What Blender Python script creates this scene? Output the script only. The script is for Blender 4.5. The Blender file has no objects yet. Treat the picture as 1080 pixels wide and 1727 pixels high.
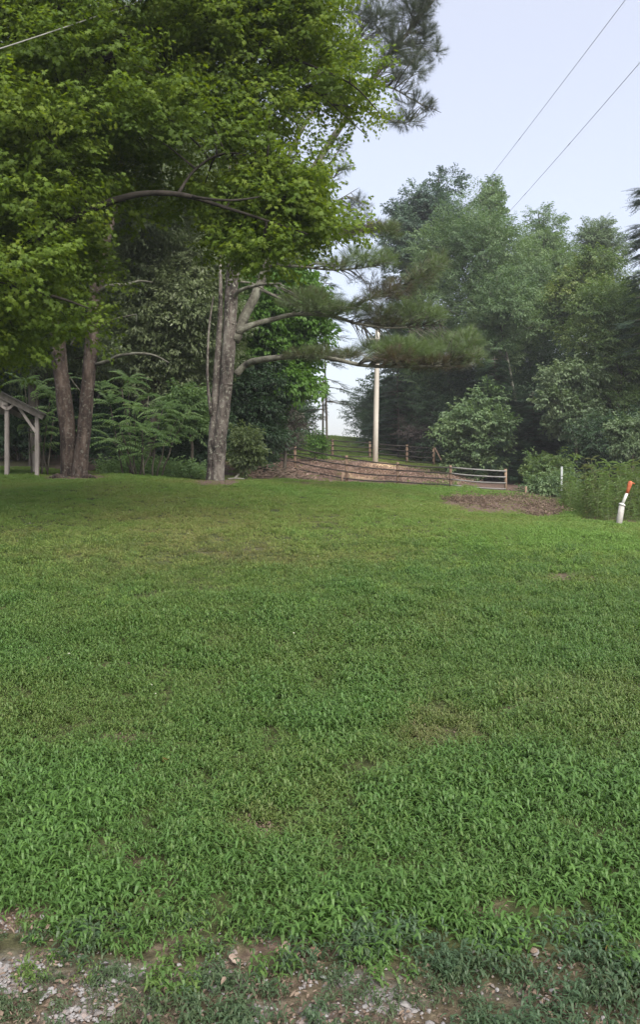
import bpy, math, random
import numpy as np
R = math.radians
random.seed(7); rng = np.random.default_rng(7)
sc = bpy.context.scene
C = sc.collection

# ---------------------------------------------------------------- camera, sky, sun, exposure
F, PX, PY, CZ = 1450.0, 540.0, 820.0, 1.6          # focal length and horizon row in photo pixels, eye height
cam_d = bpy.data.cameras.new('camera'); cam = bpy.data.objects.new('camera', cam_d); C.objects.link(cam)
cam.location = (0, 0, CZ); cam.rotation_euler = (R(90), 0, 0)
cam_d.sensor_fit = 'VERTICAL'; cam_d.sensor_height = 24.0; cam_d.lens = 24.0 * F / 1727.0
cam_d.shift_y = -(863.5 - PY) / 1727.0; cam_d.clip_end = 2000; cam_d.clip_start = 0.05
sc.camera = cam

SUN_EL, SUN_ROT = R(44), R(158)
w = bpy.data.worlds.new('World'); sc.world = w; w.use_nodes = True
nt = w.node_tree; nt.nodes.clear()
sky = nt.nodes.new('ShaderNodeTexSky'); sky.sky_type = 'NISHITA'; sky.sun_disc = False
sky.sun_elevation = SUN_EL; sky.sun_rotation = SUN_ROT; sky.dust_density = 4.0; sky.air_density = 1.0
b1 = nt.nodes.new('ShaderNodeBackground'); b1.inputs[1].default_value = 0.05
b2 = nt.nodes.new('ShaderNodeBackground'); b2.inputs[0].default_value = (0.745, 0.72, 0.76, 1); b2.inputs[1].default_value = 0.26
ad = nt.nodes.new('ShaderNodeAddShader'); wo = nt.nodes.new('ShaderNodeOutputWorld')
nt.links.new(sky.outputs[0], b1.inputs[0]); nt.links.new(b1.outputs[0], ad.inputs[0])
nt.links.new(b2.outputs[0], ad.inputs[1]); nt.links.new(ad.outputs[0], wo.inputs[0])
sd = bpy.data.lights.new('sun', 'SUN'); sd.energy = 2.0; sd.angle = R(60); sd.color = (1.0, 0.965, 0.90)
so = bpy.data.objects.new('sun', sd); C.objects.link(so)
so.rotation_euler = (R(90) - SUN_EL, 0, math.pi - SUN_ROT)
sc.view_settings.view_transform = 'Standard'; sc.view_settings.look = 'None'
sc.view_settings.exposure = 1.55; sc.view_settings.gamma = 1.0; sc.view_settings.use_curve_mapping = False
sc.cycles.max_bounces = 6; sc.cycles.diffuse_bounces = 4; sc.cycles.transmission_bounces = 4
sc.cycles.transparent_max_bounces = 4; sc.cycles.use_denoising = True

# ---------------------------------------------------------------- helpers
def P(px, py, d):
    return np.array(((px - PX) / F * d, d, CZ + (PY - py) / F * d))
def to_px(x, y, z):
    y = np.maximum(y, 0.3)
    return PX + x / y * F, PY - (z - CZ) / y * F

class MB:
    def __init__(s): s.v = []; s.f = []; s.n = 0
    def add(s, v, f):
        s.v.extend([tuple(p) for p in v]); s.f.extend([tuple(i + s.n for i in q) for q in f]); s.n += len(v)
    def tube(s, pts, rad, n=8, rough=0.0, cap=True):
        pts = [np.asarray(p, float) for p in pts]; m = len(pts)
        prev = None; vs = []; fs = []
        for i in range(m):
            t = pts[min(i + 1, m - 1)] - pts[max(i - 1, 0)]; t = t / (np.linalg.norm(t) + 1e-9)
            if prev is None:
                a = np.array((1.0, 0, 0)) if abs(t[0]) < .8 else np.array((0, 1.0, 0))
            else: a = prev
            u = a - t * a.dot(t); u /= (np.linalg.norm(u) + 1e-9); v = np.cross(t, u); prev = u
            r = rad[i] if hasattr(rad, '__len__') else rad
            for k in range(n):
                an = 2 * math.pi * k / n; rr = r * (1 + rough * (random.random() - .5))
                vs.append(pts[i] + u * math.cos(an) * rr + v * math.sin(an) * rr)
        for i in range(m - 1):
            for k in range(n):
                k2 = (k + 1) % n; fs.append((i * n + k, i * n + k2, (i + 1) * n + k2, (i + 1) * n + k))
        if cap:
            fs.append(tuple(range(n - 1, -1, -1))); fs.append(tuple((m - 1) * n + k for k in range(n)))
        s.add(vs, fs)
    def box(s, c, u, v, w_, hu, hv, hw):
        c, u, v, w_ = [np.asarray(a, float) for a in (c, u, v, w_)]
        vs = [c + u * a * hu + v * b * hv + w_ * g * hw for a in (-1, 1) for b in (-1, 1) for g in (-1, 1)]
        s.add(vs, [(0, 1, 3, 2), (4, 6, 7, 5), (0, 4, 5, 1), (2, 3, 7, 6), (0, 2, 6, 4), (1, 5, 7, 3)])
    def beam(s, a, b, h, t, side=None):
        a = np.asarray(a, float); b = np.asarray(b, float); u = b - a; L = np.linalg.norm(u); u /= L
        up = np.array((0, 0, 1.0)); 
        if abs(u[2]) > .95: up = np.array((0, 1.0, 0))
        v = np.cross(up, u); v /= np.linalg.norm(v); w_ = np.cross(u, v)
        s.box((a + b) / 2, u, v, w_, L / 2, t / 2, h / 2)
    def build(s, name, mat, parent=None, smooth=True):
        me = bpy.data.meshes.new(name); me.from_pydata(s.v, [], s.f); me.materials.append(mat)
        if smooth: me.polygons.foreach_set('use_smooth', [True] * len(me.polygons))
        me.update(); o = bpy.data.objects.new(name, me); C.objects.link(o)
        if parent: o.parent = parent
        return o
def tag(o, label=None, cat=None, group=None, kind=None):
    for k, v in (('label', label), ('category', cat), ('group', group), ('kind', kind)):
        if v: o[k] = v
    return o
def thing(name, label, cat, group=None, loc=(0, 0, 0)):
    o = bpy.data.objects.new(name, None); o.empty_display_size = .2; C.objects.link(o); o.location = loc
    return tag(o, label, cat, group)
def reparent(o, root):              # meshes are modelled in world space; the Empty sits at the thing's base
    o.parent = root; o.location = -np.array(root.location) if True else o.location
    return o

def smooth_path(pts, k=4):
    pts = [np.asarray(p, float) for p in pts]; out = []
    for i in range(len(pts) - 1):
        p0 = pts[max(i - 1, 0)]; p1 = pts[i]; p2 = pts[i + 1]; p3 = pts[min(i + 2, len(pts) - 1)]
        for j in range(k):
            t = j / k
            out.append(.5 * (2 * p1 + (p2 - p0) * t + (2 * p0 - 5 * p1 + 4 * p2 - p3) * t * t + (3 * p1 - p0 - 3 * p2 + p3) * t ** 3))
    out.append(pts[-1]); return out
def lerp_r(r, n):
    r = list(r); xs = np.linspace(0, len(r) - 1, n); return np.interp(xs, range(len(r)), r)

# ---------------------------------------------------------------- materials
def new_mat(name):
    m = bpy.data.materials.new(name); m.use_nodes = True; n = m.node_tree; n.nodes.clear()
    return m, n, n.nodes.new('ShaderNodeOutputMaterial')
def N(n, t, **kw):
    o = n.nodes.new(t)
    for k, v in kw.items(): setattr(o, k, v)
    return o
def ramp(n, stops):
    r = n.nodes.new('ShaderNodeValToRGB'); e = r.color_ramp.elements
    while len(e) < len(stops): e.new(.5)
    for a, (p, c) in zip(e, stops): a.position = p; a.color = (*c, 1)
    return r
def leaf_mat(name, cols, trans=0.35, rough=0.45, tcol=None, spec=0.4):
    m, n, out = new_mat(name)
    at = N(n, 'ShaderNodeAttribute', attribute_type='INSTANCER', attribute_name='tint')
    lv = N(n, 'ShaderNodeAttribute', attribute_type='GEOMETRY', attribute_name='lv')
    mx = N(n, 'ShaderNodeMix'); mx.inputs[0].default_value = .3
    n.links.new(at.outputs['Fac'], mx.inputs[2]); n.links.new(lv.outputs['Fac'], mx.inputs[3])
    k = len(cols); rp = ramp(n, [(i / max(k - 1, 1), c) for i, c in enumerate(cols)])
    n.links.new(mx.outputs[0], rp.inputs[0])
    p = N(n, 'ShaderNodeBsdfPrincipled'); p.inputs['Roughness'].default_value = rough; p.inputs['Specular IOR Level'].default_value = spec
    n.links.new(rp.outputs[0], p.inputs['Base Color'])
    t = N(n, 'ShaderNodeBsdfTranslucent'); hs = N(n, 'ShaderNodeMix', data_type='RGBA', blend_type='MULTIPLY'); hs.inputs[0].default_value = 1
    hs.inputs[7].default_value = (*(tcol or (1.5, 1.5, .5)), 1)
    n.links.new(rp.outputs[0], hs.inputs[6]); n.links.new(hs.outputs[2], t.inputs[0])
    s = N(n, 'ShaderNodeMixShader'); s.inputs[0].default_value = trans
    n.links.new(p.outputs[0], s.inputs[1]); n.links.new(t.outputs[0], s.inputs[2]); n.links.new(s.outputs[0], out.inputs[0])
    return m
def noise_mat(name, stops, scale=6, detail=6, rough=.85, bump=.3, bscale=None, stretch=(1, 1, 1), spots=None, dist=.02):
    m, n, out = new_mat(name)
    tc = N(n, 'ShaderNodeTexCoord'); mp = N(n, 'ShaderNodeMapping'); mp.inputs['Scale'].default_value = stretch
    n.links.new(tc.outputs['Object'], mp.inputs[0])
    nz = N(n, 'ShaderNodeTexNoise'); nz.inputs['Scale'].default_value = scale; nz.inputs['Detail'].default_value = detail; nz.inputs['Roughness'].default_value = .65
    n.links.new(mp.outputs[0], nz.inputs[0]); rp = ramp(n, stops); n.links.new(nz.outputs[0], rp.inputs[0])
    col = rp.outputs[0]
    if spots:
        sscale, thr, scol = spots
        n2 = N(n, 'ShaderNodeTexNoise'); n2.inputs['Scale'].default_value = sscale; n2.inputs['Detail'].default_value = 9; n2.inputs['Roughness'].default_value = .75
        n.links.new(tc.outputs['Object'], n2.inputs[0])
        r2 = ramp(n, [(thr, (0, 0, 0)), (min(thr + .10, 1), (1, 1, 1))]); n.links.new(n2.outputs[0], r2.inputs[0])
        mx = N(n, 'ShaderNodeMix', data_type='RGBA'); n.links.new(r2.outputs[0], mx.inputs[0]); n.links.new(col, mx.inputs[6]); mx.inputs[7].default_value = (*scol, 1)
        col = mx.outputs[2]
    p = N(n, 'ShaderNodeBsdfPrincipled'); p.inputs['Roughness'].default_value = rough; p.inputs['Specular IOR Level'].default_value = .25
    n.links.new(col, p.inputs['Base Color'])
    if bump:
        bz = N(n, 'ShaderNodeTexNoise'); bz.inputs['Scale'].default_value = bscale or scale * 2; bz.inputs['Detail'].default_value = 8
        n.links.new(mp.outputs[0], bz.inputs[0]); bp = N(n, 'ShaderNodeBump'); bp.inputs['Strength'].default_value = bump; bp.inputs['Distance'].default_value = dist
        n.links.new(bz.outputs[0], bp.inputs['Height']); n.links.new(bp.outputs[0], p.inputs['Normal'])
    n.links.new(p.outputs[0], out.inputs[0]); return m

M = {}
M['bark_pine'] = noise_mat('bark_pine', [(.38, (.024, .02, .018)), (.47, (.072, .06, .053)), (.55, (.12, .104, .092)), (.66, (.20, .185, .16))], 4, 9, .9, 1.0, 9, (1, 1, .4), (13, .53, (.25, .255, .21)), .08)
M['bark_limb'] = noise_mat('bark_limb', [(.36, (.04, .036, .03)), (.5, (.105, .102, .08)), (.66, (.20, .205, .165))], 4, 8, .9, .6, 12, (1, 1, 1), None, .03)
M['bark_dark'] = noise_mat('bark_dark', [(.36, (.018, .013, .011)), (.5, (.055, .039, .031)), (.6, (.095, .072, .058)), (.7, (.15, .12, .098))], 5, 9, .9, 1.0, 9, (1, 1, .3), (14, .54, (.16, .155, .13)), .08)
M['bark_maple'] = noise_mat('bark_maple', [(.3, (.010, .009, .007)), (.55, (.026, .022, .018)), (.75, (.055, .05, .042))], 7, 6, .9, .6, 10, (1, 1, .5))
M['bark_wood'] = noise_mat('bark_wood', [(.3, (.035, .03, .024)), (.55, (.10, .088, .07)), (.75, (.19, .175, .145))], 4, 6, .9, .6, 8, (1, 1, .4))
M['bark_pale'] = noise_mat('bark_pale', [(.3, (.13, .125, .10)), (.6, (.27, .265, .22)), (.8, (.40, .39, .34))], 3, 6, .9, .4, 8, (1, 1, .5))
M['post'] = noise_mat('post', [(.3, (.13, .088, .06)), (.55, (.22, .155, .11)), (.75, (.31, .235, .175))], 5, 6, .85, .3, 10, (2, 2, .3))
M['rail'] = noise_mat('rail', [(.3, (.018, .015, .014)), (.6, (.04, .034, .03)), (.8, (.085, .074, .066))], 3, 5, .8, .1, 6, (.3, 1, 1))
M['rail_grey'] = noise_mat('rail_grey', [(.3, (.12, .115, .11)), (.6, (.22, .215, .21)), (.8, (.32, .31, .30))], 3, 5, .7, .1, 6, (.3, 1, 1))
M['pole'] = noise_mat('pole', [(.3, (.36, .335, .29)), (.55, (.46, .435, .385)), (.75, (.55, .525, .47))], 2, 6, .85, .2, 6, (3, 3, .15))
M['shed_wood'] = noise_mat('shed_wood', [(.3, (.17, .15, .135)), (.55, (.30, .27, .25)), (.75, (.42, .385, .36))], 4, 6, .85, .3, 9, (2, 2, .4))
M['shed_roof'] = noise_mat('shed_roof', [(.3, (.025, .024, .023)), (.6, (.06, .056, .052)), (.8, (.10, .09, .085))], 3, 5, .6, .2)
M['white_pipe'] = noise_mat('white_pipe', [(.3, (.25, .24, .22)), (.55, (.36, .35, .33)), (.75, (.46, .45, .43))], 6, 5, .5, .05)
M['thin_pipe'] = noise_mat('thin_pipe', [(.3, (.40, .41, .38)), (.6, (.56, .57, .54)), (.8, (.68, .68, .65))], 8, 5, .5, .05)
M['orange'] = noise_mat('orange', [(.3, (.28, .055, .03)), (.55, (.42, .12, .05)), (.75, (.48, .25, .15))], 14, 6, .6, .1)
M['galv'] = noise_mat('galv', [(.3, (.24, .265, .26)), (.7, (.36, .39, .38))], 6, 4, .5, .05)
M['wire'] = noise_mat('wire', [(.3, (.20, .205, .23)), (.7, (.30, .305, .33))], 3, 3, .5, 0)
M['cable'] = noise_mat('cable', [(.3, (.15, .15, .135)), (.7, (.24, .24, .22))], 3, 3, .6, 0)
M['stone_tan'] = noise_mat('stone_tan', [(.3, (.17, .12, .095)), (.55, (.28, .215, .17)), (.75, (.42, .36, .31))], 30, 6, .8, .3)
M['stone_red'] = noise_mat('stone_red', [(.3, (.16, .09, .06)), (.6, (.30, .19, .14)), (.8, (.42, .30, .24))], 30, 6, .85, .3)
M['stone_yellow'] = noise_mat('stone_yellow', [(.3, (.42, .26, .08)), (.6, (.62, .44, .18)), (.8, (.72, .58, .34))], 30, 6, .8, .3)
M['stick'] = noise_mat('stick', [(.3, (.09, .065, .05)), (.55, (.20, .15, .115)), (.75, (.34, .27, .22))], 4, 6, .9, .3)

L = {}
L['maple'] = leaf_mat('leaf_maple', [(.036, .066, .012), (.074, .124, .02), (.115, .175, .025), (.165, .215, .03)], .45, .5, (1.75, 1.65, .4), .2)
L['wood'] = leaf_mat('leaf_wood', [(.06, .09, .036), (.115, .16, .066), (.18, .23, .105)], .36, .45, (1.4, 1.5, .6))
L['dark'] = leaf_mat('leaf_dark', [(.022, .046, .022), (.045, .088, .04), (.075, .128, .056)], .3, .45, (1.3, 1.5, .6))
L['bright'] = leaf_mat('leaf_bright', [(.045, .105, .02), (.085, .18, .03), (.12, .23, .04)], .4, .45, (1.6, 1.6, .5))
L['grey'] = leaf_mat('leaf_greygreen', [(.085, .12, .055), (.165, .21, .10), (.26, .31, .165)], .34, .4, (1.3, 1.4, .7), .6)
L['mid'] = leaf_mat('leaf_mid', [(.046, .092, .044), (.105, .172, .078), (.17, .24, .108)], .36, .45, (1.4, 1.5, .6))
L['pale'] = leaf_mat('leaf_pale', [(.065, .105, .055), (.115, .17, .085), (.175, .23, .12)], .3, .45, (1.4, 1.5, .6))
L['yellow'] = leaf_mat('leaf_yellow', [(.05, .10, .03), (.11, .17, .05), (.19, .225, .07)], .35, .45, (1.5, 1.5, .5))
L['blue'] = leaf_mat('leaf_blue', [(.036, .07, .05), (.065, .112, .074), (.10, .155, .095)], .25, .4, (1.3, 1.5, .7))
L['needle'] = leaf_mat('leaf_needle', [(.105, .06, .052), (.105, .085, .058), (.10, .145, .066), (.145, .215, .082)], .25, .5, (1.4, 1.4, .6))
L['needle_top'] = leaf_mat('leaf_needle_top', [(.05, .06, .05), (.065, .085, .06), (.09, .115, .07)], .2, .5, (1.2, 1.3, .7))
L['hemlock'] = leaf_mat('leaf_hemlock', [(.012, .028, .016), (.024, .05, .026), (.045, .085, .036)], .15, .45, (1.3, 1.5, .6))
L['sumac'] = leaf_mat('leaf_sumac', [(.085, .155, .06), (.145, .24, .095), (.20, .295, .125)], .35, .45, (1.5, 1.5, .6))
L['twiggy'] = leaf_mat('leaf_twiggy', [(.06, .045, .045), (.085, .07, .065), (.07, .085, .05)], .15, .7, (1.2, 1.2, .8))
L['grass'] = leaf_mat('leaf_grass', [(.14, .112, .058), (.118, .14, .045), (.092, .15, .035), (.067, .141, .033), (.118, .222, .047)], .30, .5, (1.4, 1.5, .5), .36)
L['grass_dull'] = leaf_mat('leaf_grass_dull', [(.10, .082, .055), (.085, .092, .048), (.064, .095, .042), (.05, .092, .044), (.072, .125, .056)], .25, .5, (1.3, 1.4, .6), .36)
L['grass_far'] = leaf_mat('leaf_grass_far', [(.21, .17, .09), (.19, .20, .075), (.15, .21, .058), (.12, .21, .052), (.15, .255, .06)], .30, .65, (1.4, 1.5, .5), .15)
L['litter'] = leaf_mat('leaf_litter', [(.14, .09, .07), (.27, .185, .145), (.40, .30, .25)], .1, .8, (1, 1, 1))
L['straw'] = leaf_mat('dry_straw', [(.085, .062, .048), (.16, .12, .092), (.25, .195, .15)], .1, .8, (1, 1, 1), .1)
L['weeds'] = leaf_mat('leaf_weeds', [(.12, .12, .06), (.11, .17, .06), (.15, .235, .08)], .35, .5, (1.5, 1.5, .6))
L['flower'] = leaf_mat('clover_white', [(.30, .31, .22), (.42, .42, .34)], .1, .7, (1, 1, 1))

# ---------------------------------------------------------------- terrain
ctrl = []
def cp(x, y, z): ctrl.append((x, y, z))
def cpx(px, py, d): p = P(px, py, d); ctrl.append(tuple(p))
for x in (-12, -4, 0, 4, 12):
    cp(x, -8, 0.0); cp(x, 2.5, 0.0)
for d, z in ((5, .10), (8, .38), (12, .75), (16, 1.12), (20, 1.42)):
    cp(0, d, z)
cp(-4.5, 10, .66); cp(4.5, 10, .46); cp(-7, 16, 1.28); cp(-9, 5, .2); cp(9, 5, .0)
cpx(1045, 888, 17); cpx(880, 858, 21); cpx(860, 838, 26); cpx(720, 822, 27); cpx(585, 817, 27); cpx(600, 819, 32); cpx(510, 810, 33); cpx(700, 825, 33);  cpx(450, 812, 26)
cpx(5, 806, 23); cpx(125, 804, 23); cpx(365, 811, 22); cpx(250, 806, 24)
cpx(0, 785, 31); cpx(200, 790, 32); cpx(400, 790, 34)
FRONT = [(412, 742, 783, 42), (498, 752, 796, 41), (585, 768, 811, 40), (671, 782, 817, 39.3), (761, 792, 823, 38.6), (854, 798, 829, 38)]
for px, t, b, d in FRONT: cpx(px, b, d)
cpx(633, 780, 46); cpx(560, 788, 45); cpx(720, 800, 46)
REAR = [(434, 731, 764, 54), (497, 737, 769, 54), (561, 741, 773, 54), (624, 745, 777, 54), (687, 750, 783, 54), (732, 753, 786, 54)]
for px, t, b, d in REAR: cpx(px, b, d)
cpx(500, 736, 75); cpx(560, 737, 78); cpx(610, 741, 78); cpx(660, 746, 76); cpx(760, 770, 75)
cp(0, 100, 5.6); cp(30, 100, 4.0); cp(-30, 100, 5.0); cp(-60, 60, 4.0); cp(60, 60, 1.5); cp(-40, 20, 2.0); cp(40, 20, -.2); cp(60, 110, 3); cp(-60, 110, 5)
cpx(820, 806, 48); cpx(950, 822, 44); cpx(1075, 845, 36); cpx(1100, 868, 24)
ctrl = np.array(ctrl)
def _phi(r2): return np.where(r2 > 0, .5 * r2 * np.log(np.maximum(r2, 1e-12)), 0)
_n = len(ctrl); _K = _phi(((ctrl[:, None, :2] - ctrl[None, :, :2]) ** 2).sum(-1)) + np.eye(_n) * .05
_Pm = np.c_[np.ones(_n), ctrl[:, :2]]; _A = np.block([[_K, _Pm], [_Pm.T, np.zeros((3, 3))]])
_w = np.linalg.solve(_A, np.r_[ctrl[:, 2], 0, 0, 0])
_wv = [(rng.uniform(.5, 1.6), rng.uniform(0, 6.28), rng.uniform(0, 6.28)) for _ in range(9)]
def ground(x, y):
    x = np.atleast_1d(np.asarray(x, float)); y = np.atleast_1d(np.asarray(y, float)); out = np.empty(len(x))
    for s in range(0, len(x), 20000):
        X, Y = x[s:s + 20000], y[s:s + 20000]
        r2 = (X[:, None] - ctrl[None, :, 0]) ** 2 + (Y[:, None] - ctrl[None, :, 1]) ** 2
        z = _phi(r2) @ _w[:_n] + _w[_n] + _w[_n + 1] * X + _w[_n + 2] * Y
        for k, a, b in _wv: z = z + .012 * np.sin(k * (X * math.cos(a) + Y * math.sin(a)) * 1.5 + b)
        out[s:s + 20000] = z
    return out
def gz(x, y): return float(ground([x], [y])[0])
def vnoise(x, y, s, seed=0):        # smooth value noise in 0..1
    r = np.random.default_rng(seed); T = r.random((64, 64))
    u = np.asarray(x) * s + 1000; v = np.asarray(y) * s + 1000; i = np.floor(u).astype(int); j = np.floor(v).astype(int); fu = u - i; fv = v - j
    fu = fu * fu * (3 - 2 * fu); fv = fv * fv * (3 - 2 * fv); g = lambda a, b: T[a % 64, b % 64]
    return (g(i, j) * (1 - fu) + g(i + 1, j) * fu) * (1 - fv) + (g(i, j + 1) * (1 - fu) + g(i + 1, j + 1) * fu) * fv
BARE = [(170, 1455, 60, 26, .8), (350, 1470, 40, 14, .5), (800, 1540, 50, 22, .7), (490, 1247, 22, 9, .8), (740, 1235, 70, 28, .12), (40, 1553, 80, 18, .9),
        (485, 1595, 50, 15, 1), (545, 1603, 28, 12, .8), (310, 1588, 45, 12, .8), (400, 1612, 40, 12, .7), (520, 1112, 18, 7, .7), (205, 1245, 30, 10, .5), (960, 975, 55, 9, .6),
        (430, 1395, 50, 18, .45), (575, 1050, 60, 14, .12), (210, 1125, 40, 10, .12), (905, 1185, 50, 14, .12), (340, 925, 90, 16, .12), (560, 875, 80, 10, .12), (230, 1545, 50, 12, .5)]
GRAVEL = [(50, 1650, 95, 34), (190, 1662, 60, 30), (350, 1662, 65, 26), (530, 1712, 25, 22), (660, 1690, 60, 24), (850, 1690, 70, 20), (270, 1695, 40, 18), (500, 1652, 26, 12), (750, 1680, 40, 14), (420, 1700, 40, 14), (120, 1710, 60, 14), (590, 1650, 40, 10)]
def blob(px, py, lst):
    o = np.zeros(np.shape(px))
    for e in lst:
        q = ((px - e[0]) / e[2]) ** 2 + ((py - e[1]) / e[3]) ** 2
        o = np.maximum(o, np.clip(1.5 - q, 0, 1) * (e[4] if len(e) > 4 else 1))
    return o
def dirt_weight(x, y, z):
    px, py = to_px(x, y, z); n1 = vnoise(x, y, 3.0, 3); n2 = vnoise(x, y, 9.0, 4); n3 = vnoise(x, y, .6, 5)
    near = np.clip((py - 1560) / 120, 0, 1) * .50 * (y < 5)
    patch = blob(px, py, BARE) * (y < 20)
    w_ = np.maximum(near, patch) + (n1 - .5) * .35 * ((near > 0) | (patch > 0)) + (n2 - .5) * .3 * ((near > 0) | (patch > 0))
    # strip under the trees, the bank behind the front fence and the raked heap by the weeds
    bank = ((y > 29) & (y < 49)) * np.clip(1 - np.abs((px - 560) / 200) ** 4, 0, 1) * np.clip((py - 768 + (px - 620) * -.02) / 8, 0, 1)
    heap = blob(px, py, [(860, 852, 95, 15), (800, 846, 60, 8), (915, 862, 40, 10)]) * (y > 17) * (y < 32)
    wood = np.clip((y - 26) / 3, 0, 1) * np.clip((430 - px) / 40, 0, 1) * (px > 90) * .9 + np.clip((y - 25.5) / 3, 0, 1) * (px <= 90) * .25
    rwood = (y > 40) * np.clip((px - 740) / 40, 0, 1)
    right = (y > 18) * np.clip((px - 960) / 30, 0, 1) * .9
    foot = blob(px, py, [(365, 812, 45, 7), (125, 804, 60, 5), (430, 806, 60, 6, .8), (520, 815, 60, 4, .6)]) * (y > 18) * (y < 27)
    return np.clip(np.max([w_, bank, heap, wood, rwood, right, foot], axis=0), 0, 1)
ys = np.concatenate([np.arange(-8, 1.6, .8), np.arange(1.6, 8, .07), np.arange(8, 30, .25), np.arange(30, 60, .5), np.arange(60, 140, 2.0)])
us = np.linspace(-1, 1, 201); xs = 9 * us + 81 * us ** 5
GX, GY = np.meshgrid(xs, ys); gxf, gyf = GX.ravel(), GY.ravel(); gzf = ground(gxf, gyf)
dw = dirt_weight(gxf, gyf, gzf)
gzf = gzf - .02 * dw * (gyf < 6) + (vnoise(gxf, gyf, 5, 8) - .5) * .03 * dw
nx, ny = len(xs), len(ys); ii = np.arange(nx * ny).reshape(ny, nx)
quads = np.stack([ii[:-1, :-1], ii[:-1, 1:], ii[1:, 1:], ii[1:, :-1]], -1).reshape(-1, 4)
me = bpy.data.meshes.new('ground'); me.from_pydata(np.c_[gxf, gyf, gzf].tolist(), [], quads.tolist())
me.attributes.new('dirt', 'FLOAT', 'POINT').data.foreach_set('value', dw.astype(np.float32))
gpx, gpy = to_px(gxf, gyf, gzf)
sand = blob(gpx, gpy, [(645, 792, 38, 12), (620, 800, 40, 8, .7)]) * (gyf > 38) * (gyf < 52)
me.attributes.new('sand', 'FLOAT', 'POINT').data.foreach_set('value', sand.astype(np.float32))
gravw = blob(gpx, gpy, GRAVEL) * (gyf < 5) * (gyf > 0.5) * np.clip(vnoise(gxf, gyf, 7, 61) * 2.2 - .5, 0, 1)
me.attributes.new('gravel', 'FLOAT', 'POINT').data.foreach_set('value', gravw.astype(np.float32))
me.polygons.foreach_set('use_smooth', [True] * len(me.polygons))
gm, n, out = new_mat('ground_soil')
tc = N(n, 'ShaderNodeTexCoord')
def nzn(scale, det=6):
    q = N(n, 'ShaderNodeTexNoise'); q.inputs['Scale'].default_value = scale; q.inputs['Detail'].default_value = det; q.inputs['Roughness'].default_value = .65
    n.links.new(tc.outputs['Object'], q.inputs[0]); return q
d_at = N(n, 'ShaderNodeAttribute', attribute_name='dirt'); s_at = N(n, 'ShaderNodeAttribute', attribute_name='sand')
n_a, n_b = nzn(22, 9), nzn(1.2)
soil = ramp(n, [(.3, (.05, .034, .028)), (.5, (.12, .082, .066)), (.66, (.21, .155, .128)), (.8, (.34, .275, .235))]); n.links.new(n_a.outputs[0], soil.inputs[0])
turf = ramp(n, [(.3, (.022, .022, .011)), (.5, (.045, .055, .02)), (.7, (.085, .095, .036))]); n.links.new(n_a.outputs[0], turf.inputs[0])
sandc = ramp(n, [(.3, (.30, .20, .12)), (.6, (.48, .36, .23)), (.8, (.58, .46, .32))]); n.links.new(n_a.outputs[0], sandc.inputs[0])
m1 = N(n, 'ShaderNodeMix', data_type='RGBA'); n.links.new(d_at.outputs['Fac'], m1.inputs[0]); n.links.new(turf.outputs[0], m1.inputs[6]); n.links.new(soil.outputs[0], m1.inputs[7])
m2 = N(n, 'ShaderNodeMix', data_type='RGBA'); n.links.new(s_at.outputs['Fac'], m2.inputs[0]); n.links.new(m1.outputs[2], m2.inputs[6]); n.links.new(sandc.outputs[0], m2.inputs[7])
p = N(n, 'ShaderNodeBsdfPrincipled'); p.inputs['Roughness'].default_value = .95; p.inputs['Specular IOR Level'].default_value = .15
g_at = N(n, 'ShaderNodeAttribute', attribute_name='gravel'); vo = N(n, 'ShaderNodeTexVoronoi'); vo.inputs['Scale'].default_value = 75; n.links.new(tc.outputs['Object'], vo.inputs[0])
vb = N(n, 'ShaderNodeSeparateColor'); n.links.new(vo.outputs['Color'], vb.inputs[0])
gcol = ramp(n, [(.0, (.10, .08, .07)), (.4, (.19, .175, .165)), (.8, (.27, .265, .26)), (1, (.22, .15, .12))]); n.links.new(vb.outputs[0], gcol.inputs[0])
m3 = N(n, 'ShaderNodeMix', data_type='RGBA'); n.links.new(g_at.outputs['Fac'], m3.inputs[0]); n.links.new(m2.outputs[2], m3.inputs[6]); n.links.new(gcol.outputs[0], m3.inputs[7])
n.links.new(m3.outputs[2], p.inputs['Base Color'])
bp = N(n, 'ShaderNodeBump'); bp.inputs['Strength'].default_value = .6; bp.inputs['Distance'].default_value = .03
n_c = nzn(28, 8); n.links.new(n_c.outputs[0], bp.inputs['Height']); n.links.new(bp.outputs[0], p.inputs['Normal']); n.links.new(p.outputs[0], out.inputs[0])
me.materials.append(gm); go = bpy.data.objects.new('ground', me); C.objects.link(go); tag(go, 'rising lawn, bare bank and pasture hill under the grass', 'ground', None, 'structure')

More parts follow.
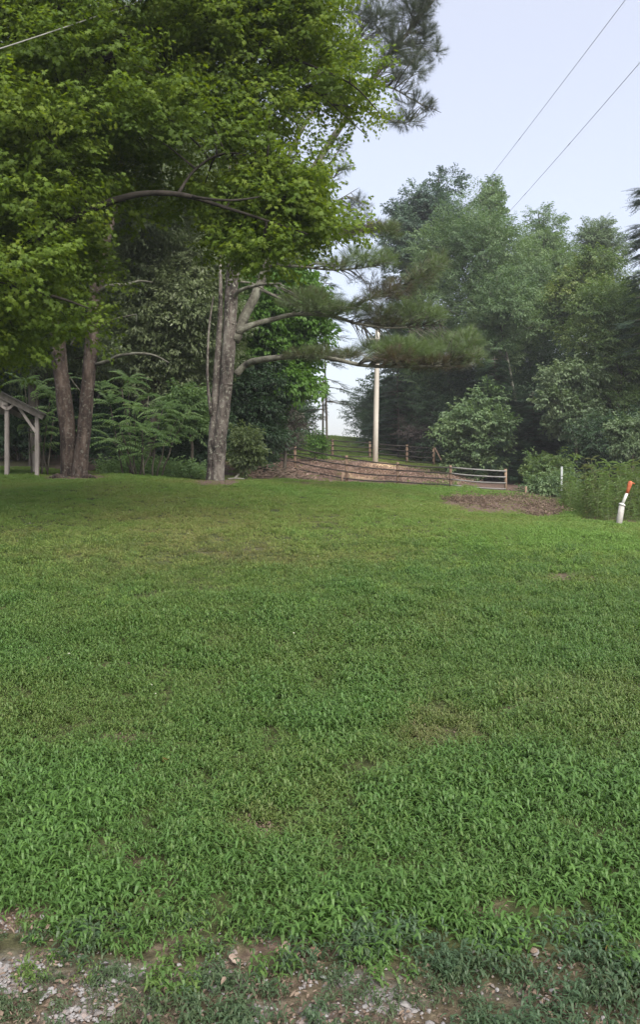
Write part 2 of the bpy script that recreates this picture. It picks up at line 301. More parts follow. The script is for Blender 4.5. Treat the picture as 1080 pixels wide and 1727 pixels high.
# ---------------------------------------------------------------- scatter: one object, its own leaf sprigs instanced on its own points
_groups = {}
def scatter_group(k):
    if k in _groups: return _groups[k]
    g = bpy.data.node_groups.new('scatter_%d' % k, 'GeometryNodeTree')
    g.interface.new_socket('Geometry', in_out='INPUT', socket_type='NodeSocketGeometry'); g.interface.new_socket('Geometry', in_out='OUTPUT', socket_type='NodeSocketGeometry')
    gi = g.nodes.new('NodeGroupInput'); go_ = g.nodes.new('NodeGroupOutput')
    def attr(nm, t):
        a = g.nodes.new('GeometryNodeInputNamedAttribute'); a.data_type = t; a.inputs['Name'].default_value = nm; return a
    def eq(src, v):
        c = g.nodes.new('FunctionNodeCompare'); c.data_type = 'INT'; c.operation = 'EQUAL'
        ins = [s for s in c.inputs if s.type == 'INT']; g.links.new(src, ins[0]); ins[1].default_value = v
        return c.outputs[0]
    pr, pk, ro, sl = attr('proto', 'INT'), attr('pick', 'INT'), attr('rot', 'FLOAT_VECTOR'), attr('scl', 'FLOAT')
    def sep(v):
        s = g.nodes.new('GeometryNodeSeparateGeometry'); s.domain = 'POINT'
        g.links.new(gi.outputs[0], s.inputs[0]); g.links.new(eq(pr.outputs[0], v), s.inputs[1]); return s.outputs[0]
    pts = sep(-1); j = g.nodes.new('GeometryNodeJoinGeometry')
    for q in range(k):
        ip = g.nodes.new('GeometryNodeInstanceOnPoints'); g.links.new(pts, ip.inputs['Points']); g.links.new(sep(q), ip.inputs['Instance'])
        g.links.new(eq(pk.outputs[0], q), ip.inputs['Selection']); g.links.new(ro.outputs[0], ip.inputs['Rotation']); g.links.new(sl.outputs[0], ip.inputs['Scale'])
        g.links.new(ip.outputs[0], j.inputs[0])
    g.links.new(j.outputs[0], go_.inputs[0]); _groups[k] = g; return g
def scatter(name, protos, pts, rot, scl, tint, mat, parent=None, pick=None):
    pts = np.asarray(pts, float); m = len(pts); k = len(protos)
    pick = rng.integers(0, k, m) if pick is None else pick
    V = []; Fc = []; pro = []; lv = []; off = 0
    for q, (v, f, l) in enumerate(protos):
        V.extend(v); Fc.extend([tuple(a + off for a in x) for x in f]); pro += [q] * len(v); lv += list(l); off += len(v)
    me = bpy.data.meshes.new(name); me.from_pydata([tuple(map(float, x)) for x in V] + pts.tolist(), [], Fc)
    z = np.zeros(off)
    def at(nm, t, arr, fld='value'):
        me.attributes.new(nm, t, 'POINT').data.foreach_set(fld, arr)
    at('proto', 'INT', np.r_[np.array(pro), -np.ones(m)].astype(np.int32))
    at('pick', 'INT', np.r_[z, pick].astype(np.int32)); at('lv', 'FLOAT', np.r_[np.array(lv), np.zeros(m)].astype(np.float32))
    at('scl', 'FLOAT', np.r_[z, np.broadcast_to(scl, m)].astype(np.float32)); at('tint', 'FLOAT', np.r_[z, np.clip(np.broadcast_to(tint, m), 0, 1)].astype(np.float32))
    at('rot', 'FLOAT_VECTOR', np.r_[np.zeros((off, 3)), rot].astype(np.float32).ravel(), 'vector')
    me.materials.append(mat); o = bpy.data.objects.new(name, me); C.objects.link(o)
    md = o.modifiers.new('scatter', 'NODES'); md.node_group = scatter_group(k)
    if parent: o.parent = parent
    o['kind'] = 'stuff'
    return o

# ---------------------------------------------------------------- prototypes (grow along +X, upper side +Z)
def rot_m(ax, ay, az):
    cx, sx, cy, sy, cz, sz = math.cos(ax), math.sin(ax), math.cos(ay), math.sin(ay), math.cos(az), math.sin(az)
    return np.array([[cz * cy, cz * sy * sx - sz * cx, cz * sy * cx + sz * sx], [sz * cy, sz * sy * sx + cz * cx, sz * sy * cx - cz * sx], [-sy, cy * sx, cy * cx]])
class Proto:
    def __init__(s): s.v = []; s.f = []; s.l = []
    def add(s, v, f, l):
        o = len(s.v); s.v += [tuple(x) for x in v]; s.f += [tuple(a + o for a in q) for q in f]; s.l += [l] * len(v)
    def twig(s, a, b, r, l=0):
        a = np.asarray(a, float); b = np.asarray(b, float)
        s.add([a + (0, r, 0), a + (0, -r * .5, r * .8), a + (0, -r * .5, -r * .8), b], [(0, 1, 3), (1, 2, 3), (2, 0, 3)], l)
    def out(s): return (s.v, s.f, s.l)
def leaf_simple(l, wd, fold=.18, droop=.15):
    v = np.array([(0, 0, 0), (.35 * l, wd / 2, fold * wd), (.75 * l, wd * .36, fold * wd - droop * l * .5), (l, 0, -droop * l), (.75 * l, -wd * .36, fold * wd - droop * l * .5), (.35 * l, -wd / 2, fold * wd), (.5 * l, 0, -droop * l * .3)])
    return v, [(0, 6, 2, 1), (6, 3, 2), (0, 5, 4, 6), (6, 4, 3)]
def leaf_quad(l, wd, droop=.15):
    v = np.array([(0, 0, 0), (.45 * l, wd / 2, .12 * wd), (l, 0, -droop * l), (.45 * l, -wd / 2, .12 * wd)]); return v, [(0, 2, 1), (0, 3, 2)]
def leaf_star(l):
    an = [(-130, .45), (-105, .66), (-78, .42), (-52, .92), (-26, .45), (0, 1.0), (26, .45), (52, .92), (78, .42), (105, .66), (130, .45)]
    v = [(0, 0, 0)] + [(.15 * l + math.cos(R(a)) * r * l * .8, math.sin(R(a)) * r * l * .8, -.12 * l * r * r) for a, r in an]
    return np.array(v), [(0, i, i + 1) for i in range(1, len(an))]
def sprig(n_leaf, length, leaf_l, leaf_w, kind='simple', spread=.25, rs=random):
    p = Proto(); p.twig((0, 0, 0), (length, 0, -.08 * length), .004 + length * .004, .0)
    for i in range(n_leaf):
        t = (i + .6) / n_leaf; sgn = 1 if i % 2 else -1
        base = np.array((length * t, sgn * rs.uniform(0, spread) * length * (1 - .4 * t), -.08 * length * t * t + rs.uniform(-.5, .5) * spread * length * .6))
        sz = rs.uniform(.75, 1.15)
        if kind == 'star': v, f = leaf_star(leaf_l * sz)
        elif kind == 'simple': v, f = leaf_simple(leaf_l * sz, leaf_w * sz)
        else: v, f = leaf_quad(leaf_l * sz, leaf_w * sz)
        m = rot_m(rs.uniform(-.6, .6), rs.uniform(.15, 1.25), sgn * rs.uniform(.2, 1.3) * (1 - .5 * t))
        p.add(v @ m.T + base, f, rs.random())
    return p.out()
def tuft(nn, l, wd, spread=75):
    p = Proto()
    p.twig((-.12, 0, 0), (.05, 0, 0), .006, 0)
    for i in range(nn):
        a = random.uniform(0, 6.28); e = R(random.uniform(5, spread)); L_ = l * random.uniform(.7, 1.1); o = np.array((random.uniform(-.10, .04), 0, 0))
        dr = np.array((math.cos(e), math.sin(e) * math.cos(a), math.sin(e) * math.sin(a))); pr = np.cross(dr, (0, 0, 1.0)); pr /= (np.linalg.norm(pr) + 1e-6)
        p.add([o + pr * wd / 2, o - pr * wd / 2, o + dr * L_ + (0, 0, -.1 * L_)], [(0, 1, 2)], random.random())
    return p.out()
def pinnate(L_, pairs, ll, lw):
    p = Proto(); pts = []
    for i in range(pairs + 1):
        t = i / pairs; pts.append(np.array((L_ * t * .95, 0, .10 * L_ * math.sin(t * 2.2) - .32 * L_ * t * t)))
    for a, b in zip(pts[:-1], pts[1:]): p.twig(a, b, .006, .5)
    for i in range(1, pairs + 1):
        for sg in (-1, 1):
            sz = 1 - .45 * abs(i / pairs - .45); v, f = leaf_quad(ll * sz * random.uniform(.85, 1.1), lw, .3)
            p.add(v @ rot_m(sg * -.25, .25 + random.uniform(-.1, .2), sg * random.uniform(.95, 1.2)).T + pts[i], f, random.random())
    return p.out()
def spray(L_, nseg, w0, dense=2):
    p = Proto(); p.twig((0, 0, 0), (L_, 0, -.12 * L_), .008, 0)
    for i in range(nseg):
        t = (i + .5) / nseg
        for sg in (-1, 1):
            l = w0 * (1 - t * .7) * random.uniform(.7, 1.1); b = np.array((L_ * t, 0, -.12 * L_ * t * t)); a = sg * random.uniform(.7, 1.0)
            e = b + np.array((math.cos(a) * l, math.sin(a) * l, -.18 * l - random.uniform(0, .06) * l)); pr = np.array((-math.sin(a), math.cos(a), 0)) * l * .10
            mid = (b + e) / 2 + (0, 0, .02 * l)
            p.add([b, mid + pr, e, mid - pr], [(0, 1, 2), (0, 2, 3)], random.random())
            if dense > 1:
                for s2 in (-1, 1):
                    q = b + (e - b) * .55; a2 = a + s2 * .7; e2 = q + np.array((math.cos(a2), math.sin(a2), -.25)) * l * .42; pr2 = np.array((-math.sin(a2), math.cos(a2), 0)) * l * .055
                    m2_ = (q + e2) / 2; p.add([q, m2_ + pr2, e2, m2_ - pr2], [(0, 1, 2), (0, 2, 3)], random.random())
    return p.out()
PR = {}
PR['star'] = [sprig(17, .36, .057, .0, 'star', .36) for _ in range(5)]
PR['broad'] = [sprig(16, .6, .15, .09, 'simple', .33) for _ in range(4)]
PR['small'] = [sprig(22, .60, .12, .07, 'quad', .34) for _ in range(4)]
PR['shrub'] = [sprig(12, .36, .10, .055, 'simple', .3) for _ in range(4)]
PR['tuft'] = [tuft(40, .19, .0042) for _ in range(4)]
PR['pinnate'] = [pinnate(random.uniform(.55, .8), 10, .15, .045) for _ in range(3)]
PR['spray'] = [spray(random.uniform(.7, .95), 10, .30) for _ in range(3)]
PR['bare'] = [sprig(5, .6, .05, .03, 'quad', .5) for _ in range(2)]
for q in PR['bare']:
    pass

# ---------------------------------------------------------------- tree builders
def aim(dirs, roll=.5):
    el = np.arcsin(np.clip(dirs[:, 2], -1, 1)); az = np.arctan2(dirs[:, 1], dirs[:, 0]); m = len(dirs)
    return np.c_[rng.normal(0, roll, m), -el, az]
def rnd_dirs(m):
    d = rng.normal(size=(m, 3)); return d / np.linalg.norm(d, axis=1)[:, None]
def fill_clumps(clumps, total, flat=.75, inner=.35, lift=.15, el=.55, size=(.75, 1.25), tint_spread=.16, droop=0.0):
    """clumps: list of (centre, (rx,ry,rz), tint). Sprigs sit through the shell of every clump and point outwards."""
    wts = np.array([(c[1][0] * c[1][1] + c[1][0] * c[1][2]) for c in clumps]); cnt = np.maximum(4, (total * wts / wts.sum())).astype(int)
    PT, RT, SC, TI = [], [], [], []
    for (c, r, t), m in zip(clumps, cnt):
        d = rnd_dirs(m); d[:, 2] = d[:, 2] * .85 + .12; d /= np.linalg.norm(d, axis=1)[:, None]
        rad = inner + (1 - inner) * rng.random(m) ** .6
        PT.append(np.asarray(c) + d * np.asarray(r) * rad[:, None])
        a = d.copy(); a[:, 2] = a[:, 2] * el + lift - droop; a /= np.linalg.norm(a, axis=1)[:, None]
        RT.append(aim(a)); SC.append(rng.uniform(*size, m)); TI.append(t + rng.normal(0, tint_spread, m))
    return np.concatenate(PT), np.concatenate(RT), np.concatenate(SC), np.concatenate(TI)
def limb_to(mb, start, end, r0, r1=.012, sag=.12, n=6, k=5):
    s = np.asarray(start, float); e = np.asarray(end, float); L_ = np.linalg.norm(e - s); pts = []
    jit = np.array((random.uniform(-1, 1), random.uniform(-1, 1), 0)) * L_ * .06
    for i in range(k + 1):
        t = i / k; b = s + (e - s) * t; b = b + np.array((0, 0, sag * L_ * math.sin(math.pi * t))) + jit * math.sin(math.pi * t) * (1 if i % 2 else .5); pts.append(b)
    mb.tube(pts, np.linspace(r0, r1, k + 1), n)
    return pts
ORIG = {}
def gen_tree(name, label, px, d, top, half, bottom, leaf='mid', proto='broad', total=3000, seed=1, group=None, bark='bark_wood', nclump=46, tint=(.2, .8), depth=1.0, point=.0,
             base_px=None, r0=None, cat='tree', limbs=True, inner=.35, size=(.75, 1.25), clump_r=(.24, .42), base_d=None):
    global rng
    random.seed(seed); rng = np.random.default_rng(seed)
    c = P(px, (top + bottom) / 2, d); Rr = half / F * d; H = (bottom - top) / 2 / F * d
    bx = P(base_px if base_px is not None else px, 0, d)[0]; bz = gz(bx, d)
    root = thing(name, label, cat, group, (bx, d, bz)); off = np.array((bx, d, bz))
    clumps = []
    for i in range(nclump):
        for _ in range(20):
            u = rnd_dirs(1)[0]; rad = random.uniform(.5, .92) if random.random() > .18 else random.uniform(.1, .5)
            q = u * rad
            shrink = 1 - point * max(0, q[2]) 
            rc = Rr * random.uniform(*clump_r) * (1 - .4 * point * max(0, q[2]))
            cc = c + np.array((q[0] * Rr * shrink, q[1] * Rr * depth * shrink, q[2] * H))
            if cc[2] - rc * .7 > bz - .1: break
        clumps.append((cc - off, (rc, rc, rc * random.uniform(.6, .85)), random.uniform(*tint)))
    mb = MB(); top_p = c + np.array((random.uniform(-.2, .2) * Rr, 0, H * .75)) - off
    r0 = r0 or max(.06, min(.26, .018 * (2 * H + c[2] - H - bz)))
    mid = np.array(((c - off)[0] * .35 + random.uniform(-.15, .15), random.uniform(-.2, .2), (c - off)[2] * .5))
    path = smooth_path([(0, 0, -.25), mid, (c - off) + np.array((random.uniform(-.1, .1) * Rr, 0, 0)), top_p], 5)
    rad = np.linspace(1, .12, len(path)) * r0; rad[0] *= 1.35
    mb.tube(path, rad, 8, .1)
    if limbs:
        pa = np.array(path)
        for cc, r, t in clumps[:42]:
            hd = np.linalg.norm(cc[:2] - pa[:, :2], axis=1); want = cc[2] - .55 * hd; i = int(np.argmin(np.abs(pa[:, 2] - want) + .15 * hd)); i = max(1, min(i, len(path) - 2))
            limb_to(mb, path[i], cc, rad[i] * .45, .012, .08, 5, 4)
    mb.build('trunk', M[bark], root)
    pt, rt, s_, ti = fill_clumps(clumps, total, inner=inner, size=size)
    scatter('crown', PR[proto], pt, rt, s_, ti, L[leaf], root)
    return root
def copy_tree(root, px, d, label, scale=1.0, rz=0.0, group=None):
    x = P(px, 0, d)[0]; r = root.copy(); C.objects.link(r); r.location = (x, d, gz(x, d)); r.rotation_euler = (0, 0, rz); r.scale = (scale,) * 3; r['label'] = label
    if group: r['group'] = group
    for ch in root.children:
        c = ch.copy(); C.objects.link(c); c.parent = r
    return r

# ---------------------------------------------------------------- the pasture fences
def fence(name, label, posts, rows, post_r, rail_r, rail_mats, post_mat='post'):
    p0 = P(posts[0][0], posts[0][2], posts[0][3]); root = thing(name, label, 'fence', None, tuple(p0)); tops = []; bots = []
    for px, t, b, d in posts:
        B = P(px, b, d); B[2] = gz(B[0], B[1]); T = P(px, t, d); T[2] = max(T[2], B[2] + 1.0); tops.append(T); bots.append(B)
        mb = MB(); lean = np.array((random.uniform(-.02, .02), 0, 0))
        mb.tube([B - (0, 0, .4) - p0, (B + T) / 2 - p0 + lean * .5, T - (0, 0, .02) - p0 + lean, T - p0 + lean], [post_r * 1.05, post_r, post_r * .97, post_r * .8], 10, .06)
        mb.build('post', M[post_mat], root)
    for i in range(len(posts) - 1):
        for k, fr in enumerate(rows):
            a = bots[i] + (tops[i] - bots[i]) * fr; b = bots[i + 1] + (tops[i + 1] - bots[i + 1]) * fr; a = a - p0 + (0, -post_r - rail_r * .4, 0); b = b - p0 + (0, -post_r - rail_r * .4, 0)
            u = (b - a) / np.linalg.norm(b - a); a = a + u * .012; b = b - u * .012
            mb = MB(); sag = random.uniform(.0, .05)
            mb.tube([a + (b - a) * t + np.array((0, 0, -sag * math.sin(math.pi * t) + random.uniform(-.006, .006))) for t in np.linspace(0, 1, 6)], rail_r, 6)
            mb.build('rail', M[rail_mats(i)], root)
    return root, tops, bots
random.seed(11)
fence('pasture_fence', 'post and dark rail fence descending along the near foot of the bare bank', FRONT, (.90, .64, .38, .12), .068, .034, lambda i: 'rail_grey' if i == len(FRONT) - 2 else 'rail')
rf, rt_, rb_ = fence('pasture_fence', 'post and dark rail fence on the green hill behind the utility pole', REAR, (.93, .68, .43, .18), .085, .036, lambda i: 'rail')
mb = MB(); p0 = np.array(rf.location); mb.tube([rt_[-1] - p0 + (.06, 0, -.05), P(753, 792, 53.2) - p0], .045, 8); tag(mb.build('brace', M['post'], rf))
for px, t, b, d, nm, lb in ((577, 797, 813, 39.7, 'fence_stub', 'short wooden stub beside a post of the near rail fence'), (887, 816, 832, 34, 'fence_stub', 'short dark stub standing just past the end post of the near rail fence')):
    B = P(px, b, d); B[2] = gz(B[0], d); h = (b - t) / F * d; mb = MB(); mb.tube([(0, 0, -.15), (.01, 0, h * .5), (.03, .01, h)], [.05, .045, .04], 8, .1)
    o = mb.build(nm, M['post'], None); o.location = B; tag(o, lb, 'post')

# utility pole and lines
B = P(633, 780, 46); B[2] = gz(B[0], 46); T = P(637.5, 557, 46)
pole = thing('utility_pole', 'pale bare wooden utility pole standing on the sandy bank', 'pole', None, tuple(B))
mb = MB(); h = T - B; mb.tube([np.array((0, 0, -.6)), h * .33, h * .66, h * .995, h], [.15, .142, .132, .122, .10], 14, .02); mb.build('shaft', M['pole'], pole)
mb = MB(); mb.beam(h * .93 + (-.62, -.13, 0), h * .93 + (.1, -.13, 0), .05, .05); arm_ = mb.build('crossarm', M['pole'], pole)
mb = MB(); mb.tube([h * .955 + (.0, -.14, -.1), h * .955 + (.0, -.14, .1)], .03, 8); mb.build('insulator', M['galv'], arm_)
B = P(545, 737, 77); B[2] = gz(B[0], 77); mb = MB(); mb.tube([(0, 0, -.3), (0, 0, 2.5), (.02, 0, 5.2)], [.09, .085, .08], 10)
o = mb.build('thin_pole', M['bark_wood'], None); o.location = B; tag(o, 'thin dark pole rising from the hill crest beside the sparse conifer', 'pole')
def wire(name, label, a, b, sag, r, mat, splices=()):
    a, b = np.asarray(a), np.asarray(b); root = thing(name, label, 'wire', None, tuple(a)); mb = MB()
    f = lambda t: (b - a) * t + np.array((0, 0, -4 * sag * t * (1 - t)))
    mb.tube([f(t) for t in np.linspace(0, 1, 26)], r, 6); mb.build('conductor', M[mat], root)
    for t in splices:
        mb = MB(); mb.tube([f(t - .006), f(t - .004), f(t + .004), f(t + .006)], [r, r * 2., r * 2., r], 6); mb.build('splice', M[mat], root)
wire('power_line', 'thin grey power line reaching down to the peak of the tallest light green tree', P(1110, -72, 30), P(770, 371, 80), .1, .013, 'wire', (.45,))
wire('power_line', 'thin grey power line reaching down behind the treetop next to the light green tree', P(1130, 48, 30), P(826, 394, 80), .1, .013, 'wire', (.32, .6))
wire('service_cable', 'pale slack cable crossing under the upper maple branches', P(-90, 110, 8.5), P(330, -36, 13.5), .04, .0075, 'cable')

# ---------------------------------------------------------------- open shed at the left
th = R(19.5); U = np.array((math.cos(th), math.sin(th), 0)); V = np.array((-math.sin(th), math.cos(th), 0)); Z = np.array((0, 0, 1.0))
cor = P(62, 803, 23); cor[2] = gz(cor[0], 23)
shed = thing('open_shed', 'weathered grey open pole shed with dark sloping roof beside the twin trunked tree', 'shed', None, tuple(cor))
def shl(u, v, z): return U * u + V * v + Z * z
post_h = (803 - 700) / F * 23; sl = .50
for u in (0, -.76, -5.2, -6.0):
    for v in (0, 3.2):
        mb = MB(); b = shl(u, v, 0); b[2] = gz(*(cor + b)[:2]) - cor[2] - .3; hh = post_h + sl * min(-u, 6 + u)
        mb.beam(b, shl(u, v, hh), .09, .09); mb.build('post', M['shed_wood'], shed, False)
for v in (-.12, 3.32):
    for a, b in (((.16, post_h - .05), (-3.0, post_h + .0 + sl * 3.0 + .03)), ((-6.16, post_h - .05), (-3.0, post_h + sl * 3.0 + .03))):
        mb = MB(); mb.beam(shl(a[0], v, a[1]), shl(b[0], v, b[1]), .16, .04); mb.build('rake_board', M['shed_wood'], shed, False)
for v in (.02, 3.2):
    mb = MB(); mb.beam(shl(-.74, v - .08, post_h + .32), shl(-5.26, v - .08, post_h + .32), .16, .05); mb.build('tie_beam', M['shed_wood'], shed, False)
mb = MB(); mb.beam(shl(-.76, -.06, post_h + .12), shl(-.50, -.06, post_h + .34), .07, .05); mb.build('brace', M['shed_wood'], shed, False)
mb = MB(); mb.beam(shl(-.76, -.06, post_h + .12), shl(-1.0, -.06, post_h + .30), .07, .05); mb.build('brace', M['shed_wood'], shed, False)
mb = MB(); mb.beam(shl(-.03, -.02, post_h - .46), shl(-.46, -.02, post_h + .19), .07, .05); mb.build('brace', M['shed_wood'], shed, False)
for s in (0, 1):
    mb = MB(); k = 24
    e0, e1 = (.24, -3.0) if s == 0 else (-6.24, -3.0)
    for i in range(k):       # corrugated sheet
        v0, v1 = -.3 + i * 3.8 / k, -.3 + (i + 1) * 3.8 / k; za = .10 + (.018 if i % 2 else 0)
        zz = lambda e: post_h + sl * min(-e, 6 + e) + za
        a, b, c_, d_ = shl(e0, v0, zz(e0)), shl(e0, v1, zz(e0) + (.018 if i % 2 == 0 else -.018)), shl(e1, v1, zz(e1) + (.018 if i % 2 == 0 else -.018)), shl(e1, v0, zz(e1))
        th_ = np.array((0, 0, .03)); mb.add([a, b, c_, d_, a + th_, b + th_, c_ + th_, d_ + th_], [(0, 1, 2, 3), (7, 6, 5, 4), (0, 4, 5, 1), (2, 6, 7, 3), (1, 5, 6, 2), (3, 7, 4, 0)])
    mb.build('roof', M['shed_roof'], shed, False)

# ---------------------------------------------------------------- marker post at the right edge, white post
B = P(1043, 888, 17); B[2] = gz(B[0], 17) 
q = lambda px, py: P(px, py, 17) - B
mk = thing('marker_post', 'leaning white pipe marker with orange top at the edge of the weeds', 'marker', None, tuple(B))
a, b = q(1043, 888), q(1050, 852); a[2] = -.1
mb = MB(); mb.tube([a, (a + b) / 2, b], [.062, .06, .056], 14); mb.build('sleeve', M['white_pipe'], mk)
mb = MB(); u = (q(1058, 832) - b); u /= np.linalg.norm(u); mb.tube([b - u * .005, b + u * .02, b + u * .035], [.068, .068, .04], 14); mb.build('collar', M['thin_pipe'], mk)
c2 = q(1059, 831); mb = MB(); mb.tube([b + u * .02, (b + c2) / 2, c2], [.032, .03, .03], 10); mb.build('pipe', M['thin_pipe'], mk)
t2 = q(1064.5, 813); mb = MB(); mb.tube([c2 - u * .01, c2 + (t2 - c2) * .45, c2 + (t2 - c2) * .55, t2, t2 + u * .02], [.036, .036, .043, .043, .02], 12); cap_ = mb.build('cap', M['orange'], mk)
mb = MB(); mb.tube([t2 - u * .02, t2 - u * .02 + (.06, 0, .0), t2 - u * .02 + (.09, 0, -.02)], [.014, .012, .012], 8); mb.build('hook', M['orange'], cap_)
B = P(948, 818, 33); B[2] = gz(B[0], 33); h = P(948, 787, 33)[2] - B[2]
mb = MB(); mb.tube([(0, 0, -.3), (0, 0, h * .5), (.01, 0, h)], [.042, .042, .040], 10); o = mb.build('white_post', M['galv'], None); o.location = B
tag(o, 'slim whitish post standing among low green shrubs past the end of the fence', 'post')

# ---------------------------------------------------------------- hero tree: broadleaf with its trunk beyond the left edge, limbs over the lawn
random.seed(3); rng = np.random.default_rng(3)
d0 = 13.0; bx = -6.6; off = np.array((bx, d0, gz(bx, d0)))
maple = thing('maple_tree', 'large bright green star leaved tree whose limbs overhang the lawn from the left', 'tree', None, tuple(off))
mb = MB(); W = lambda px, py, d: P(px, py, d) - off
tr = smooth_path([(0, 0, -.3), (.05, .1, 1.6), (.15, 0, 3.4), (.1, .1, 6), (.3, 0, 9), (.2, .1, 12)], 4); mb.tube(tr, np.linspace(.30, .06, len(tr)) , 10, .08)
LIMBS = [([tr[9], W(-60, 445, 13), W(60, 405, 11.5), W(150, 355, 11.3), W(230, 328, 11.2), W(305, 328, 11.2), W(380, 350, 11.3), W(450, 372, 11.4), W(520, 395, 11.5)], [.13, .105, .085, .07, .06, .05, .035, .022, .01]),
         ([W(300, 328, 11.2), W(330, 285, 11.4), W(380, 258, 11.7), W(450, 270, 11.9), W(520, 290, 11.9)], [.035, .025, .02, .014, .008]),
         ([W(325, 332, 11.2), W(390, 338, 10.7), W(470, 330, 11.8), W(540, 345, 11.8)], [.03, .022, .016, .008]),
         ([tr[11], W(-40, 330, 13), W(60, 220, 11.7), W(140, 130, 11.7), W(200, 75, 11.8), W(240, 48, 11.9), W(290, 35, 12.1), W(345, -5, 12.3), W(430, -60, 12.5)], [.14, .12, .105, .095, .085, .075, .06, .045, .02]),
         ([W(330, 22, 12.2), W(370, 35, 12.2), W(420, 60, 12.3), W(500, 100, 12.3), W(590, 140, 12.1), W(640, 190, 12.0)], [.055, .045, .036, .028, .018, .008]),
         ([W(430, 65, 12.3), W(470, 120, 12.5), W(540, 160, 12.5), (W(620, 230, 12.3))], [.025, .02, .014, .007]),
         ([tr[8], W(-60, 520, 11.5), W(20, 490, 11), W(90, 500, 10.6), W(150, 520, 10.5)], [.08, .06, .045, .03, .012]),
         ([tr[13], W(-60, 120, 12), W(60, 40, 11.6), W(150, -20, 11.5)], [.10, .08, .06, .04]),
         ([W(40, 60, 11.7), W(100, 40, 11.5), W(220, 10, 11.5)], [.05, .04, .02]),
         ([tr[12], W(-300, 250, 12), W(-520, 200, 11.5)], [.1, .07, .02]), ([tr[14], (1, -2.5, 9.5), (1.2, -4, 10)], [.1, .06, .02])]
lpts = []
for pth, rr in LIMBS:
    sp = smooth_path(pth, 4); mb.tube(sp, lerp_r(rr, len(sp)) * .68, 7, .2); lpts += sp
lp = np.array(lpts)
def inpoly(x, y, poly):
    c = False; j = len(poly) - 1
    for i in range(len(poly)):
        xi, yi = poly[i]; xj, yj = poly[j]
        if (yi > y) != (yj > y) and x < (xj - xi) * (y - yi) / (yj - yi) + xi: c = not c
        j = i
    return c
POLY = [(-260, -260), (500, -260), (545, -60), (562, 20), (600, 100), (612, 180), (605, 225), (560, 200), (500, 215), (470, 265), (505, 305), (540, 350), (543, 410), (522, 455), (482, 440), (435, 400), (340, 368), (255, 340),
        (165, 375), (150, 445), (165, 505), (160, 560), (110, 555), (40, 600), (-60, 640), (-260, 620)]
SPARSE = [(500, 250, 60, 40), (250, 40, 60, 30), (400, 80, 25, 25), (330, 120, 30, 20), (210, 220, 20, 20)]
clumps = []
while len(clumps) < 400:
    x, y = random.uniform(-260, 670), random.uniform(-260, 650)
    if not inpoly(x, y, POLY): continue
    if any(((x - a) / c) ** 2 + ((y - b) / d) ** 2 < 1 for a, b, c, d in SPARSE) and random.random() < .75: continue
    right = min(1, max(0, (x + 60) / 600)); dd = random.uniform(10.2 + 1.8 * right, 15.0 - .9 * right)
    if 180 < x < 560 and y > 290: dd = random.uniform(11.6, 13.4)
    c = W(x, y, dd); r = random.uniform(.32, .58)
    clumps.append((c, (r * 1.15, r * 1.15, r * .62), random.uniform(.25, .75) + (.14 if x > 420 or y > 430 else 0)))
for k in range(34):      # the full drooping lobe at the end of the lower limb
    x, y = random.gauss(462, 36), random.gauss(362, 38)
    if y > 432 or x > 518: continue
    r = random.uniform(.32, .5); clumps.append((W(x, y, random.uniform(11.6, 13.2)), (r * 1.1, r * 1.1, r * .7), random.uniform(.4, .9)))
for k in range(46):      # the rest of the crown, over and behind the trunk
    a = random.uniform(0, 6.28); rr = random.uniform(1.0, 5.0); c = np.array((math.cos(a) * rr - 1.2, math.sin(a) * rr, random.uniform(6.5, 13)))
    r = random.uniform(.6, 1.0); clumps.append((c, (r, r, r * .6), random.uniform(.3, .7)))
for c, r, t in clumps:
    i = int(np.argmin(((lp - c) ** 2).sum(1) + (lp[:, 2] > c[2] + .5) * 2))
    if np.linalg.norm(lp[i] - c) < 3.2: limb_to(mb, lp[i], c, .016, .004, .05, 4, 4)
mb.build('trunk', M['bark_maple'], maple)
pt, rt, s_, ti = fill_clumps(clumps, 27000, inner=.15, lift=.0, el=.35, size=(.75, 1.25), tint_spread=.14)
scatter('crown', PR['star'], pt, rt, s_, ti, L['maple'], maple)

# ---------------------------------------------------------------- pine with long level limbs
random.seed(5); rng = np.random.default_rng(5)
B = P(362, 813, 22); B[2] = gz(B[0], 22); off = B.copy()
pine = thing('pine_tree', 'tall pine with grey flaking bark and long level limbs reaching towards the utility pole', 'tree', None, tuple(off))
W = lambda px, py, d=22.0: P(px, py, d) - off
mb = MB()
tp = smooth_path([W(364, 822), W(366, 800), W(371, 735), W(380, 660), W(386, 580), W(390, 500), W(395, 420), W(399, 340), W(410, 220), W(425, 80), W(440, -60), W(450, -260)], 5)
mb.tube(tp, lerp_r([.235, .195, .178, .175, .172, .168, .165, .155, .14, .12, .10, .03], len(tp)), 14, .10)
tp2 = smooth_path([W(356, 822), W(357, 795), W(359, 735), W(362, 690), W(366, 620), W(371, 540), W(372, 480), W(371, 420)], 5)
mb.tube(tp2, lerp_r([.17, .13, .115, .10, .09, .07, .048, .018], len(tp2)), 10, .12)
mb.tube(smooth_path([W(356, 700, 21.9), W(350, 640, 21.9), W(352, 560, 21.9), W(360, 500, 21.9)], 4), lerp_r([.05, .035, .03, .015], 13), 6)
for hgt in (548, 650, 415):      # branch scars as collars round the trunk
    mb.tube([W(386 - (hgt - 580) * .06, hgt + 2), W(386 - (hgt - 580) * .06, hgt - 1), W(386 - (hgt - 580) * .06, hgt - 3)], [.16, .18, .16], 12, .16)
mb.build('trunk', M['bark_pine'], pine)
